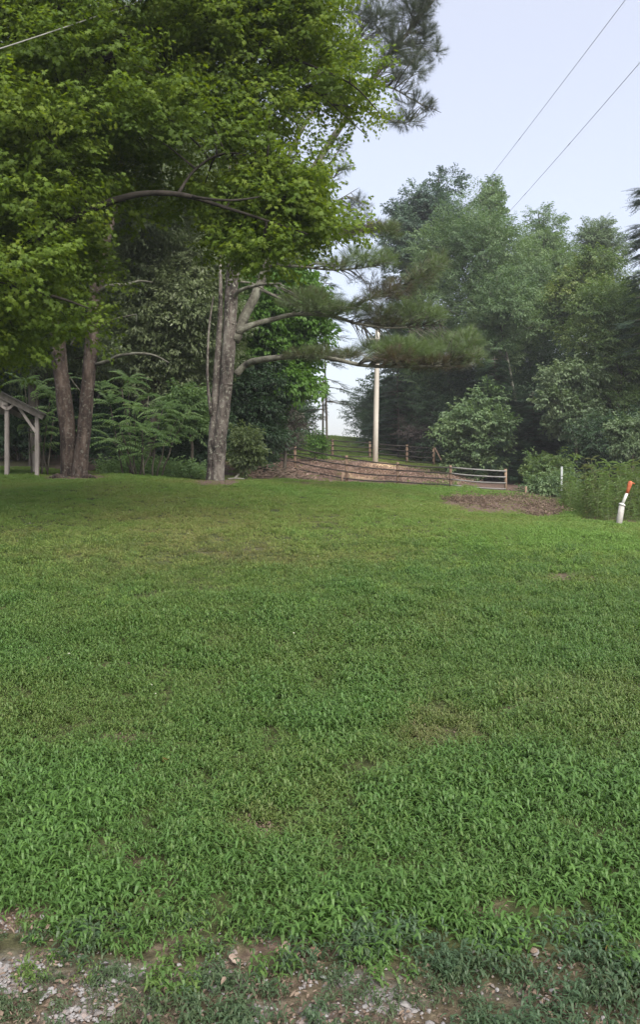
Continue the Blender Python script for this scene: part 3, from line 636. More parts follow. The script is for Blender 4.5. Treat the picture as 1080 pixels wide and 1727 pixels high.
PL = [([W(398, 632), W(415, 615), W(440, 607, 21.6), (W(510, 600, 21.2)), W(560, 605, 21), W(620, 617, 20.8), W(700, 618, 20.6), W(760, 616, 20.4), W(815, 606, 20.3)], [.10, .085, .08, .065, .055, .045, .034, .022, .01]),
      ([W(400, 562), W(420, 550), W(455, 540, 22.3), W(500, 530, 22.5), W(560, 533, 22.6), W(600, 545, 22.6), W(650, 553, 22.6), W(700, 551, 22.5), W(750, 545, 22.4)], [.095, .08, .07, .06, .05, .042, .032, .02, .008]),
      ([W(396, 575), W(412, 535, 22.2), W(432, 495, 22.4), W(448, 455, 22.6), W(462, 415, 22.7), W(495, 345, 23), W(535, 275, 23.2), W(565, 228, 23.4), W(605, 170, 23.6), W(650, 105, 23.7), W(700, 40, 23.8), W(745, -20, 23.9), W(790, -110, 24)], [.14, .13, .125, .12, .115, .11, .10, .09, .08, .065, .05, .035, .01]),
      ([W(440, 488, 22.3), W(475, 505, 22.1), W(510, 520, 22), W(550, 530, 21.9)], [.045, .036, .026, .012]),
      ([W(392, 505), W(405, 490, 21.7), W(440, 480, 21.3), W(475, 478, 21)], [.06, .05, .035, .015]),
      ([W(400, 475), W(425, 478, 22), W(445, 488, 22)], [.04, .03, .015]),
      ([W(398, 455), W(415, 440, 22.2), W(440, 415, 22.6), W(475, 375, 23), W(540, 300, 23.6), W(580, 240, 24)], [.085, .08, .07, .055, .035, .012]),
      ([W(400, 432), W(418, 415, 21.8), W(450, 390, 21.5), W(500, 360, 21.2)], [.08, .07, .05, .02]),
      ([W(455, 448, 22.6), W(500, 449, 22.4), W(560, 455, 22.2), W(610, 452, 22), W(640, 446, 22)], [.045, .036, .026, .016, .008]),
      ([W(500, 345, 23), W(545, 400, 22.7), W(590, 396, 22.5), W(630, 388, 22.4), W(670, 392, 22.3)], [.055, .045, .035, .02, .008]),
      ([W(560, 534, 22.6), W(610, 510, 22.6), W(660, 490, 22.7), W(700, 470, 22.7), W(735, 440, 22.7)], [.035, .03, .024, .016, .006]),
      ([W(540, 268, 23.2), W(560, 300, 23.1), W(575, 285, 23), W(600, 278, 23)], [.03, .022, .016, .007]),
      ([W(545, 350, 23.2), W(575, 335, 23), W(605, 317, 22.8)], [.02, .013, .006]),
      ([W(430, 395, 22), W(470, 300, 22), W(520, 200, 22.2), W(580, 110, 22.4), W(620, 30, 22.5)], [.07, .055, .045, .03, .012]),
      ([W(625, 140, 23.6), W(665, 150, 23.4), W(700, 170, 23.3), W(745, 190, 23.2)], [.03, .024, .016, .006]),
      ([W(600, 180, 23.6), W(650, 200, 23.4), W(690, 205, 23.3), W(740, 165, 23.2)], [.025, .02, .014, .006]),
      ([W(425, 90, 22), W(500, 40, 22.6), W(580, 20, 23), W(620, 40, 23.2)], [.06, .05, .03, .01]),
      ([W(440, -50, 22), W(340, -120, 22), W(240, -150, 22)], [.05, .04, .012]), ([W(430, 20, 22), W(380, -60, 23), W(330, -150, 24)], [.05, .04, .012])]
lb = MB(); lpts = []
for pth, rr in PL:
    sp = smooth_path(pth, 4); lb.tube(sp, lerp_r(rr, len(sp)), 8, .14); lpts += sp
lp = np.array(lpts)
CL = [(515, 508, 60, 17, .6), (580, 522, 50, 13, .55), (640, 530, 40, 14, .35), (700, 527, 52, 24, .85), (735, 532, 30, 14, .9), (668, 492, 45, 17, .2), (705, 470, 35, 22, .45), (735, 445, 28, 22, .6), (690, 592, 62, 20, .8),
      (665, 602, 45, 12, .1), (640, 585, 40, 16, .6), (745, 585, 45, 22, .75), (792, 582, 28, 28, .75), (800, 600, 22, 12, .5), (525, 597, 50, 7, .35), (585, 600, 30, 10, .3), (740, 612, 60, 8, .15), (610, 435, 40, 15, .75), (648, 440, 32, 14, .9),
      (575, 445, 30, 8, .5), (620, 385, 40, 9, .1), (655, 388, 28, 14, .5), (590, 392, 28, 8, .15), (490, 432, 32, 13, .6), (578, 283, 18, 7, .85), (540, 520, 30, 9, .5), (620, 500, 25, 14, .3), (650, 545, 40, 8, .2)]
CT = [(640, 30, 36, 38, .5), (690, 20, 42, 44, .5), (720, 60, 30, 40, .55), (668, 80, 38, 34, .35), (702, 112, 34, 34, .45), (735, 85, 18, 20, .6), (665, 132, 24, 18, .3), (600, 25, 22, 24, .6), (720, -30, 50, 40, .5), (640, -60, 60, 40, .5), (760, -110, 50, 40, .5), (560, -70, 60, 40, .5), (470, -180, 90, 60, .5), (430, -120, 80, 60, .5), (360, -130, 70, 40, .5), (260, -150, 50, 30, .5), (330, -150, 50, 30, .5), (560, 110, 35, 22, .5), (500, 60, 40, 22, .5)]
WISP = [(600, 352, 30, 22, .2), (590, 372, 24, 14, .15), (630, 472, 25, 18, .25), (700, 175, 38, 14, .3), (725, 185, 22, 16, .4), (560, 300, 22, 16, .4), (600, 470, 18, 12, .3), (690, 205, 40, 8, .3), (520, 160, 40, 40, .4), (480, 180, 30, 30, .4), (570, 245, 25, 20, .4)]
def mk(lst, lift):
    o = []
    for px, py, rx, ry, t in lst:
        i = int(np.argmin((lp[:, 0] - W(px, py)[0]) ** 2 + (lp[:, 2] - W(px, py)[2]) ** 2)); d = lp[i][1] + off[1]
        for j in range(2 if rx > 25 else 1):
            dd = d + random.uniform(-.6, .6); c = P(px + random.uniform(-.2, .2) * rx, py, dd) - off; o.append((c, (rx / F * 22, rx / F * 15 + .15, ry * 1.2 / F * 22), t + .2 + random.uniform(-.1, .1)))
    return o
cl, ct, ws = mk(CL, 0), mk(CT, 0), mk(WISP, 0)
for lst, nb in ((cl, 12), (ct, 16), (ws, 9)):
    for c, r, t in lst:
        for _ in range(nb):
            q_ = c + rnd_dirs(1)[0] * np.array(r) * random.uniform(.4, .95); i = int(np.argmin(((lp - q_) ** 2).sum(1)))
            j = max(0, i - random.randint(1, 3))
            if np.linalg.norm(lp[j] - q_) < 1.3: limb_to(lb, lp[j], q_, .014, .004, .06, 4, 3)
lb.build('limbs', M['bark_limb'], pine)
pt, rt, s_, ti = fill_clumps(cl, 4000, inner=.1, lift=.45, el=.75, size=(.8, 1.25), tint_spread=.13)
scatter('needles', PR['tuft'], pt, rt, s_, ti, L['needle'], pine)
pt, rt, s_, ti = fill_clumps(ct + ct, 5200, inner=.1, lift=.35, el=.6, size=(.9, 1.3)); p2, r2, s2, t2_ = fill_clumps(ws, 520, inner=.2, lift=.3, el=.6)
scatter('upper_needles', PR['tuft'], np.r_[pt, p2], np.r_[rt, r2], np.r_[s_, s2], np.r_[ti, t2_], L['needle_top'], pine)

# ---------------------------------------------------------------- twin trunked tree by the shed
random.seed(8); rng = np.random.default_rng(8)
B = P(124, 804, 23); B[2] = gz(B[0], 23); off = B.copy(); W = lambda px, py, d=23.0: P(px, py, d) - off
twin = thing('twin_trunk_tree', 'old tree with two dark rough trunks forking at the ground beside the shed', 'tree', None, tuple(off)); mb = MB()
a = smooth_path([W(117, 815), W(117, 798), W(115, 740), W(106, 660), W(97, 580), W(90, 500), W(80, 400), W(60, 250), W(40, 100)], 5); mb.tube(a, lerp_r([.34, .26, .22, .205, .20, .185, .17, .13, .05], len(a)), 12, .12)
b = smooth_path([W(134, 815, 22.8), W(134, 798, 22.8), W(140, 740, 22.9), W(147, 660), W(154, 580), W(160, 500), W(175, 420), W(200, 300), W(230, 120)], 5); mb.tube(b, lerp_r([.29, .22, .19, .18, .18, .165, .15, .12, .04], len(b)), 12, .12)
mb.tube([W(110, 812, 22.6), W(96, 804, 22.3), W(84, 805, 22.1)], [.16, .1, .03], 8, .1); mb.tube([W(140, 812, 22.6), W(150, 804, 22.3), W(160, 806, 22.1)], [.14, .08, .03], 8, .1)
lb = MB()
LB = [([W(160, 615), W(185, 608, 22.6), W(200, 600, 22.4), W(235, 596, 22.2), W(262, 600, 22.1), W(285, 612, 22)], [.055, .048, .042, .036, .026, .012]), ([W(162, 500), W(180, 483, 22.5), W(215, 480, 22.3), W(235, 474, 22.2), W(258, 476, 22.1)], [.055, .05, .045, .032, .012]),
      ([W(170, 550), W(195, 538, 22.5), W(230, 530, 22.2)], [.04, .03, .012]), ([W(120, 582, 22.8), W(130, 565, 22.6), W(146, 545, 22.4)], [.035, .03, .02]), ([W(160, 490), W(175, 455, 22.6), W(188, 435, 22.4)], [.05, .04, .02]),
      ([W(135, 660, 22.9), W(120, 640, 22.7), W(112, 625, 22.5)], [.02, .014, .008])]
for pth, rr in LB:
    sp = smooth_path(pth, 4); lb.tube(sp, lerp_r(rr, len(sp)), 8, .14)
clumps = []
for k in range(60):
    px, py = random.uniform(-60, 300), random.uniform(40, 380); c = W(px, py, random.uniform(22.5, 27.5)); r = random.uniform(.7, 1.2); clumps.append((c, (r, r, r * .65), random.uniform(.2, .7)))
    if k % 2 == 0: limb_to(lb, (a + b)[random.choice([32, 34, 36, 38, -3, -6, -8])], c, .06, .012, .08, 5, 4)
mb.build('trunk', M['bark_dark'], twin); lb.build('limbs', M['bark_limb'], twin)
pt, rt, s_, ti = fill_clumps(clumps, 4200); scatter('crown', PR['small'], pt, rt, s_, ti, L['grey'], twin)

# ---------------------------------------------------------------- wood on the left
G1 = 'trees of the wood behind the shed and the pine'
wa = gen_tree('wood_tree', 'grey green tree standing between the twin trunks and the pine', 285, 28, 300, 105, 690, 'grey', 'small', 4600, 21, None, nclump=70, tint=(.3, .9), base_px=250)
wb = gen_tree('wood_tree', 'dark leafy tree rising close behind the pine trunk', 390, 36, 180, 110, 720, 'grey', 'small', 4600, 22, None, nclump=60, tint=(.2, .9), base_px=340)
wc = gen_tree('wood_tree', 'deep shaded tree of the wood with a dark trunk', 60, 32, 150, 150, 700, 'wood', 'small', 4200, 23, G1, nclump=60)
wd = gen_tree('wood_tree', 'tall loose tree showing high through gaps in the maple', 330, 40, -180, 190, 520, 'grey', 'small', 3200, 24, None, nclump=70, tint=(.2, .8))
we = gen_tree('wood_tree', 'bright green tree filling the gap between the pine and the sparse conifer', 472, 31, 420, 66, 690, 'bright', 'broad', 3600, 25, None, nclump=60, tint=(.2, .9), base_px=440)
for k, (px, d, s, rz) in enumerate(((-80, 37, 1.1, 1.2), (150, 41, 1.15, 2.0), (235, 37, .95, 3.9), (420, 47, 1.2, 4.4), (-30, 48, 1.3, 5.0), (300, 52, 1.35, .6), (-220, 42, 1.2, 2.8), (380, 58, 1.3, 3.2))):
    copy_tree(wc, px, d, 'deep shaded tree of the wood with a dark trunk', s, rz, G1)
ub = gen_tree('vine_thicket', 'dark vine covered thicket hanging beside the pine trunk above the brush pile', 440, 30, 590, 45, 790, 'dark', 'shrub', 2400, 31, None, nclump=50, cat='shrub', tint=(.0, .6), size=(.8, 1.3))
gen_tree('hanging_vine_shrub', 'brownish twiggy vines drooping over the fence end near the thicket', 478, 36, 600, 26, 775, 'twiggy', 'shrub', 700, 32, None, nclump=26, cat='shrub', tint=(.2, .9))
gen_tree('leafy_shrub', 'low pale leafed shrub at the right foot of the pine', 412, 25, 725, 22, 800, 'wood', 'shrub', 420, 33, None, nclump=16, cat='shrub', tint=(.3, 1))
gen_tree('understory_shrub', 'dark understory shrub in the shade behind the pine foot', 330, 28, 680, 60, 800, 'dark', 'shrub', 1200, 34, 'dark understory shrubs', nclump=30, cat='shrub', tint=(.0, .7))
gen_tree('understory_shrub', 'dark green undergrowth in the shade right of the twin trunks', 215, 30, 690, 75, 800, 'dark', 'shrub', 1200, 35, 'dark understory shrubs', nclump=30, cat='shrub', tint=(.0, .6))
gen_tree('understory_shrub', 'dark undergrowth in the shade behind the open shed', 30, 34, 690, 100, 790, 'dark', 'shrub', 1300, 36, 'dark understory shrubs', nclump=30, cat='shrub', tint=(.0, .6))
def low_plants(name, label, box, d, n_, leaf, size, kind='shrub', seed=1):
    global rng
    rng = np.random.default_rng(seed); random.seed(seed)
    px = rng.uniform(box[0], box[1], n_); dd = rng.uniform(*d, n_); x = (px - PX) / F * dd; z = ground(x, dd)
    h = rng.random(n_) * (box[2]); el = rng.uniform(.2, 1.4, n_); az = rng.uniform(0, 6.28, n_)
    o = scatter(name, PR[kind], np.c_[x, dd, z + h], np.c_[rng.normal(0, .4, n_), -el, az], rng.uniform(*size, n_), rng.uniform(0, 1, n_), L[leaf]); tag(o, label, 'undergrowth', None, 'stuff'); return o
low_plants('undergrowth', 'low leafy undergrowth along the shaded edge of the wood', (170, 345, .35), (24.8, 27.5), 500, 'sumac', (.6, 1.1), seed=41)
G2 = 'shaded thicket shrubs deep in the left wood'; G3 = 'shaded thicket shrubs deep in the right wood'
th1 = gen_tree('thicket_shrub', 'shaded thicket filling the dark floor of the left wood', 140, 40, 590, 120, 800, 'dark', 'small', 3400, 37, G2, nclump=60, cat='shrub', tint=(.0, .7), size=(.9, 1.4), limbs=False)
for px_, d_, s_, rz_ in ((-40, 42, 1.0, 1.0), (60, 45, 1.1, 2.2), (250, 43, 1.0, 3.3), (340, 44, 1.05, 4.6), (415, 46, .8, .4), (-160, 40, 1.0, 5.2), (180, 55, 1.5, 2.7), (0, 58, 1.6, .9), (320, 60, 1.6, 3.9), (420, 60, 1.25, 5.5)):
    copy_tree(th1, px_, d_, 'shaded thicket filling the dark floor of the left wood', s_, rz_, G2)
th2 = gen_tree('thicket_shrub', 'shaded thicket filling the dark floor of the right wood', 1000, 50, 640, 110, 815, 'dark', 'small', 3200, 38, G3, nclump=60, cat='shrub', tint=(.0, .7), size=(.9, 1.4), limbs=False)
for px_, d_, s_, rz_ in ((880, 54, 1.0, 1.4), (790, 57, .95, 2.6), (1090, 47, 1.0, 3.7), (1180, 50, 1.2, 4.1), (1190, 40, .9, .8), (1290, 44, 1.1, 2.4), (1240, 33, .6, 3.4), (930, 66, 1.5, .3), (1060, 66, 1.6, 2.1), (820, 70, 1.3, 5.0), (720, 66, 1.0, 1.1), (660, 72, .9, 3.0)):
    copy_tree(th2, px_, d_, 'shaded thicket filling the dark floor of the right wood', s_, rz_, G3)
# tree of heaven saplings with long pinnate leaves
def pinnate_shrub(label, px, d, stems, seed, leaf='sumac'):
    global rng
    rng = np.random.default_rng(seed); random.seed(seed); x = P(px, 0, d)[0]; z = gz(x, d); off = np.array((x, d, z)); root = thing('pinnate_sapling', label, 'sapling', None, tuple(off)); mb = MB(); PT, DR = [], []
    for spx, spy, dd in stems:
        e = P(spx, spy, d + dd) - off; b0 = np.array((e[0] * .35 + random.uniform(-.2, .2), dd * .4, -.1)); b0[2] = gz(x + b0[0], d + b0[1]) - z - .05; pth = limb_to(mb, b0, e, .025, .01, .03, 5, 6)
        for k in range(13):
            t = random.choice([3, 4, 5, 6, 6, 6]); az = k * 2.4 + random.uniform(-.3, .3); el = random.uniform(-.1, .7); PT.append(pth[t] + rng.normal(0, .03, 3)); DR.append((math.cos(az) * math.cos(el), math.sin(az) * math.cos(el), math.sin(el)))
    mb.build('trunk', M['bark_wood'], root); m = len(PT); scatter('crown', PR['pinnate'], np.array(PT), aim(np.array(DR), .25), rng.uniform(.75, 1.15, m), rng.uniform(.2, 1, m), L[leaf], root)
pinnate_shrub('feathery pinnate leaved saplings right of the twin trunks', 230, 24.3, [(185, 680, 0), (205, 655, .6), (225, 690, -.4), (250, 668, .3), (275, 690, 0), (300, 705, .5), (200, 715, -.5), (240, 725, -.6), (262, 738, -.3), (190, 745, -.2), (320, 690, .8), (215, 640, 1)], 51)
pinnate_shrub('feathery pinnate leaved saplings between the shed roof and the twin trunks', 75, 25.2, [(62, 660, 0), (85, 668, .4), (40, 645, .6), (80, 700, -.3), (170, 660, .5), (100, 640, .8)], 52)
gen_tree('bushy_sapling', 'light green bushy sapling left of the pine trunk at mid height', 318, 26, 655, 38, 745, 'sumac', 'shrub', 620, 53, None, nclump=20, cat='sapling', tint=(.2, .9))

# ---------------------------------------------------------------- conifers
def hemlock(name, label, px, d, top, base, half, seed, leaf='hemlock', dens=1.0, low=.06, droop=.22):
    global rng
    rng = np.random.default_rng(seed); random.seed(seed); x = P(px, 0, d)[0]; z = gz(x, d); H = P(px, top, d)[2] - z; Rm = half / F * d; root = thing(name, label, 'conifer', None, (x, d, z)); mb = MB()
    tr_ = [np.array((0.05 * math.sin(i * .8), 0.04 * math.cos(i), -.3 + (H + .3) * i / 12)) for i in range(13)]; mb.tube(tr_, np.linspace(.0042 * H + .025, .01, 13), 8, .08); PT, DR = [], []
    zz = H * low
    while zz < H * .98:
        t = zz / H; Lb = Rm * (1 - t) ** .75 * random.uniform(.55, 1.1) + .15; nb = max(2, int(4 * dens))
        for _ in range(nb):
            az = random.uniform(0, 6.28); e = np.array((math.cos(az) * Lb, math.sin(az) * Lb, zz - droop * Lb + random.uniform(-.1, .15) * Lb)); s_ = np.array((0, 0, zz)); pth = limb_to(mb, s_, e, .012 + .012 * Lb, .006, .06, 5, 5)
            m = max(3, int(Lb * 6 * dens))
            for k in range(m):
                u = random.uniform(.2, 1); i = min(4, int(u * 5)); q_ = pth[i] + (pth[i + 1] - pth[i]) * (u * 5 - i); a2 = az + random.uniform(-.9, .9) * (1.1 - u * .6); PT.append(q_); DR.append((math.cos(a2) * .95, math.sin(a2) * .95, random.uniform(-.35, .1)))
        zz += H * .035 / max(dens, .5) * random.uniform(.6, 1.3)
    mb.build('trunk', M['bark_wood'], root); m = len(PT); dr = np.array(DR); dr /= np.linalg.norm(dr, axis=1)[:, None]
    scatter('crown', PR['spray'], np.array(PT), aim(dr, .25), rng.uniform(.6, 1.1, m), rng.uniform(0, 1, m), L[leaf], root); return root
hemlock('sparse_conifer', 'sparse dark conifer with drooping boughs against the sky gap beyond the fence', 550, 49, 450, 735, 78, 61, dens=.85, low=.26)
hemlock('dark_conifer', 'dark dense conifer at the right side of the sky gap behind the utility pole', 672, 60, 500, 750, 72, 62, dens=1.2)
hemlock('dark_conifer', 'broad dark green conifer behind the end of the near fence', 835, 47, 600, 805, 85, 63, dens=1.5, leaf='hemlock')
hemlock('dark_conifer', 'smaller deep green conifer tucked beside the broad conifer', 900, 46, 660, 810, 55, 64, dens=1.3)
hemlock('dark_conifer', 'tall very dark conifer partly cut by the right edge of the wood', 1092, 40, 300, 830, 60, 65, dens=1.3, low=.45)

# ---------------------------------------------------------------- wood on the right
gen_tree('tall_tree', 'tallest blue green tree behind the utility pole with a narrow domed top', 735, 64, 262, 62, 520, 'blue', 'broad', 2600, 71, None, nclump=40, tint=(.1, .9), size=(.8, 1.3), base_px=715)
gen_tree('tall_tree', 'blue green shoulder tree left of the tallest tree', 688, 63, 322, 38, 500, 'blue', 'broad', 1100, 72, None, nclump=22, tint=(.1, .9), base_px=700)
gen_tree('tall_tree', 'dark tree filling the wood below the tallest tree', 705, 66, 420, 85, 760, 'dark', 'broad', 3600, 73, None, nclump=56, tint=(.1, .8))
gen_tree('round_tree', 'big rounded light green tree with a pale slanting trunk', 812, 54, 318, 112, 660, 'mid', 'small', 6200, 74, None, 'bark_pale', nclump=86, tint=(.25, .95), base_px=880, clump_r=(.2, .34), r0=.17)
gen_tree('pale_stem_tree', 'slender pale trunked tree leaning in front of the dark wood above the fence end', 845, 49, 440, 60, 625, 'mid', 'small', 900, 93, None, 'bark_limb', nclump=26, tint=(.2, .9), base_px=888, r0=.11, limbs=True)
gen_tree('tall_tree', 'slim treetop poking up where the first power line meets the wood', 830, 62, 288, 24, 430, 'mid', 'broad', 700, 75, None, nclump=16, tint=(.2, .9), point=.5)
gen_tree('tall_tree', 'light topped tree to the right of the big rounded tree', 918, 58, 330, 62, 600, 'mid', 'small', 3400, 76, None, nclump=50, tint=(.3, .95), point=.3)
gen_tree('tall_tree', 'pale green treetop between the light topped tree and the yellowish tree', 1015, 60, 358, 52, 520, 'pale', 'small', 2000, 77, None, nclump=34, tint=(.2, .9), point=.35)
gen_tree('yellow_green_tree', 'yellowish green tree high on the right side of the wood', 990, 50, 425, 66, 600, 'yellow', 'broad', 1900, 78, None, nclump=36, tint=(.2, .8), base_px=1010)
gen_tree('leaning_tree', 'light green tree with feathery foliage above the marker post', 1055, 44, 470, 85, 720, 'yellow', 'small', 4200, 79, None, nclump=60, tint=(.0, .55), base_px=1040)
gen_tree('yellow_green_tree', 'small tree with pale yellow leaf clusters above the white post', 958, 43, 610, 48, 740, 'pale', 'broad', 1000, 80, None, nclump=26, tint=(.2, .9), base_px=975)
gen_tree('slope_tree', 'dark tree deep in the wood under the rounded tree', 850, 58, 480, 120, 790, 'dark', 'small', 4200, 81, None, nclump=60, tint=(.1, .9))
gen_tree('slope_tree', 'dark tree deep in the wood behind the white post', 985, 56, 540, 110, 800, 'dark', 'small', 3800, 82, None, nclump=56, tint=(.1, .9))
gen_tree('slope_tree', 'mid green tree just behind the corner of the hill fence', 752, 59, 590, 62, 745, 'mid', 'broad', 1800, 83, None, nclump=36, tint=(.05, .6), base_px=760)
gen_tree('bushy_tree', 'brighter green bushy tree above the end post of the near fence', 797, 46, 655, 62, 806, 'mid', 'broad', 1500, 84, None, nclump=30, tint=(.3, 1), base_px=815)
gen_tree('edge_shrub', 'greyish leafy shrub low at the right edge under the feathery tree', 1072, 34, 695, 34, 775, 'pale', 'shrub', 700, 85, None, nclump=20, cat='shrub', tint=(.1, .8))
gen_tree('lime_bush', 'lime green bush just behind the white post', 922, 38, 766, 34, 822, 'yellow', 'shrub', 520, 86, None, nclump=20, cat='shrub', tint=(.1, .6))
gen_tree('twiggy_shrub', 'bare brownish twiggy shrub inside the corner of the hill fence', 718, 57, 685, 42, 775, 'twiggy', 'shrub', 620, 87, None, nclump=22, cat='shrub', tint=(.0, .7))
gen_tree('edge_shrub', 'dark rounded shrub at the right flank of the sky gap on the hill crest', 628, 66, 690, 22, 745, 'dark', 'shrub', 420, 88, None, nclump=14, cat='shrub', tint=(.1, .8))
gen_tree('twiggy_shrub', 'thin leafed twiggy shrub on the crest left of the sky gap', 517, 66, 680, 30, 738, 'twiggy', 'shrub', 260, 89, None, nclump=14, cat='shrub', tint=(.3, 1), inner=.1)
gen_tree('young_tree', 'small bright young tree on the slope between the two rail fences', 535, 47, 728, 12, 775, 'bright', 'shrub', 240, 90, None, nclump=12, cat='sapling', tint=(.0, .6), clump_r=(.35, .55))
gen_tree('edge_shrub', 'dark leafy shrub behind the weeds at the right edge', 1030, 40, 700, 80, 815, 'dark', 'shrub', 1400, 91, None, nclump=34, cat='shrub', tint=(.0, .6))
gen_tree('edge_shrub', 'low green shrubs around the foot of the white post', 938, 35, 805, 48, 842, 'mid', 'shrub', 480, 92, None, nclump=18, cat='shrub', tint=(.3, 1))

# ---------------------------------------------------------------- tall weeds, litter, brush
random.seed(12); rng = np.random.default_rng(12)
def weed():
    p = Proto(); H = random.uniform(.55, .85); lean = np.array((random.uniform(-.12, .12), random.uniform(-.12, .12), 0)); pts = [np.array((0, 0, H * t)) + lean * t * t for t in np.linspace(0, 1, 6)]
    for a, b in zip(pts[:-1], pts[1:]):
        r = .004; p.add([a + (r, 0, 0), a + (-r * .5, r, 0), a + (-r * .5, -r, 0), b + (r, 0, 0), b + (-r * .5, r, 0), b + (-r * .5, -r, 0)], [(0, 1, 4, 3), (1, 2, 5, 4), (2, 0, 3, 5)], .2)
    for k in range(26):
        t = random.uniform(.12, 1); i = min(4, int(t * 5)); b = pts[i] + (pts[i + 1] - pts[i]) * (t * 5 - i); v, f = leaf_quad(random.uniform(.07, .13), .02, .35); p.add(v @ rot_m(random.uniform(-.3, .3), random.uniform(-.7, .3), k * 2.4).T + b, f, random.random())
    return p.out()
PR['weed'] = [weed() for _ in range(4)]
m = 760; px = rng.uniform(945, 1220, m); dd = rng.uniform(18.2, 25, m); keep = dd > 18.2 + np.clip((1000 - px) / 12, 0, 6) ; px, dd = px[keep], dd[keep]; x = (px - PX) / F * dd; z = ground(x, dd); m = len(x)
tag(scatter('tall_weeds', PR['weed'], np.c_[x, dd, z - .02], np.c_[rng.normal(0, .12, m), rng.normal(0, .12, m), rng.uniform(0, 6.28, m)], (.45 + 1.25 * vnoise(x, dd, 1.1, 71)) * rng.uniform(.6, 1.45, m), rng.uniform(.1, 1, m), L['weeds']), 'tangle of tall green weeds growing around the leaning marker', 'weeds', None, 'stuff')
def litter_leaf():
    p = Proto()
    for k in range(22):
        v, f = leaf_simple(random.uniform(.035, .08), random.uniform(.015, .035), .3, random.uniform(-.3, .4)); p.add(v @ rot_m(random.uniform(-.6, .6), random.uniform(-.5, .5), random.uniform(0, 6.28)).T + (random.uniform(-.22, .22), random.uniform(-.22, .22), random.uniform(0, .04)), f, random.random())
    return p.out()
PR['litter'] = [litter_leaf() for _ in range(3)]
def scatter_px(name, label, cat, blobs, drange, n_, proto, leaf, size, tint, tilt=.15, lift=0.0):
    PT = []
    while len(PT) < n_:
        e = random.choice(blobs); x_ = random.uniform(-1, 1); y_ = random.uniform(-1, 1)
        if x_ * x_ + y_ * y_ > 1: continue
        px_, py_ = e[0] + x_ * e[2], e[1] + y_ * e[3]; best = None
        ds = np.linspace(drange[0], drange[1], 60); X = (px_ - PX) / F * ds; Zg = ground(X, ds); _, pyy = to_px(X, ds, Zg); s = np.where(pyy <= py_)[0]
        if len(s) == 0: continue
        i = s[0]; PT.append((X[i], ds[i] + random.uniform(0, (drange[1] - drange[0]) / 60), Zg[i] + lift))
    PT = np.array(PT); PT[:, 2] = ground(PT[:, 0], PT[:, 1]) + lift; m = len(PT)
    return tag(scatter(name, PR[proto], PT, np.c_[rng.normal(0, tilt, m), rng.normal(0, tilt, m), rng.uniform(0, 6.28, m)], rng.uniform(*size, m), rng.uniform(*tint, m), L[leaf]), label, cat, None, 'stuff')
scatter_px('leaf_litter', 'brown leaf litter strewn over the bare bank behind the near fence', 'leaf litter', [(450, 792, 60, 14), (520, 792, 60, 16), (580, 795, 60, 14), (700, 805, 60, 12), (760, 810, 40, 8), (660, 800, 60, 10)], (27, 47), 900, 'litter', 'litter', (1.2, 2.2), (0, 1), .2, .01)
scatter_px('cut_weeds', 'heap of dry brown cut weeds at the lawn edge before the tall weeds', 'cut weeds', [(860, 850, 90, 12), (800, 845, 50, 6), (920, 862, 40, 10), (880, 842, 60, 8)], (17, 32), 520, 'litter', 'straw', (.6, 1.2), (0, .9), .3, .0)
random.seed(14)
c0 = P(450, 800, 30); c0[2] = gz(c0[0], 30); mb = MB()
for k in range(210):
    px_ = random.triangular(392, 545, 450); d_ = random.uniform(28.5, 32); x_ = (px_ - PX) / F * d_; z_ = gz(x_, d_); s = np.array((x_, d_, z_ + random.uniform(0, .45) * max(0, 1 - abs(px_ - 450) / 90))); a = random.uniform(0, 6.28); l = random.uniform(.2, .7); e = s + np.array((math.cos(a) * l, math.sin(a) * l, random.uniform(-.12, .2))); e[2] = max(e[2], gz(e[0], e[1]) + .02)
    mb.tube([s - c0, (s + e) / 2 - c0 + (0, 0, random.uniform(0, .05)), e - c0], [random.uniform(.008, .022), .011, .006], 4)
bpile = mb.build('brush_pile', M['stick'], None); bpile.location = c0; tag(bpile, 'brown heap of cut sticks at the right foot of the pine', 'brush pile', None, 'stuff')
for k, (p1, p2, r, lb_) in enumerate((((395, 805, 24.5), (425, 780, 26.5), .035, 'pale broken branch leaning up out of the brush pile'), ((385, 808, 23.5), (412, 809, 23.8), .03, 'short pale log lying by the pine foot'))):
    a, b = P(*p1), P(*p2); a[2] = gz(a[0], a[1]) + r
    if k == 1: b[2] = gz(b[0], b[1]) + r
    mb = MB(); mb.tube([np.zeros(3), (b - a) * .5 + (0, 0, .02), b - a], [r, r * .9, r * .6], 8, .15); o = mb.build('fallen_branch', M['bark_pale'], None); o.location = a; tag(o, lb_, 'branch')

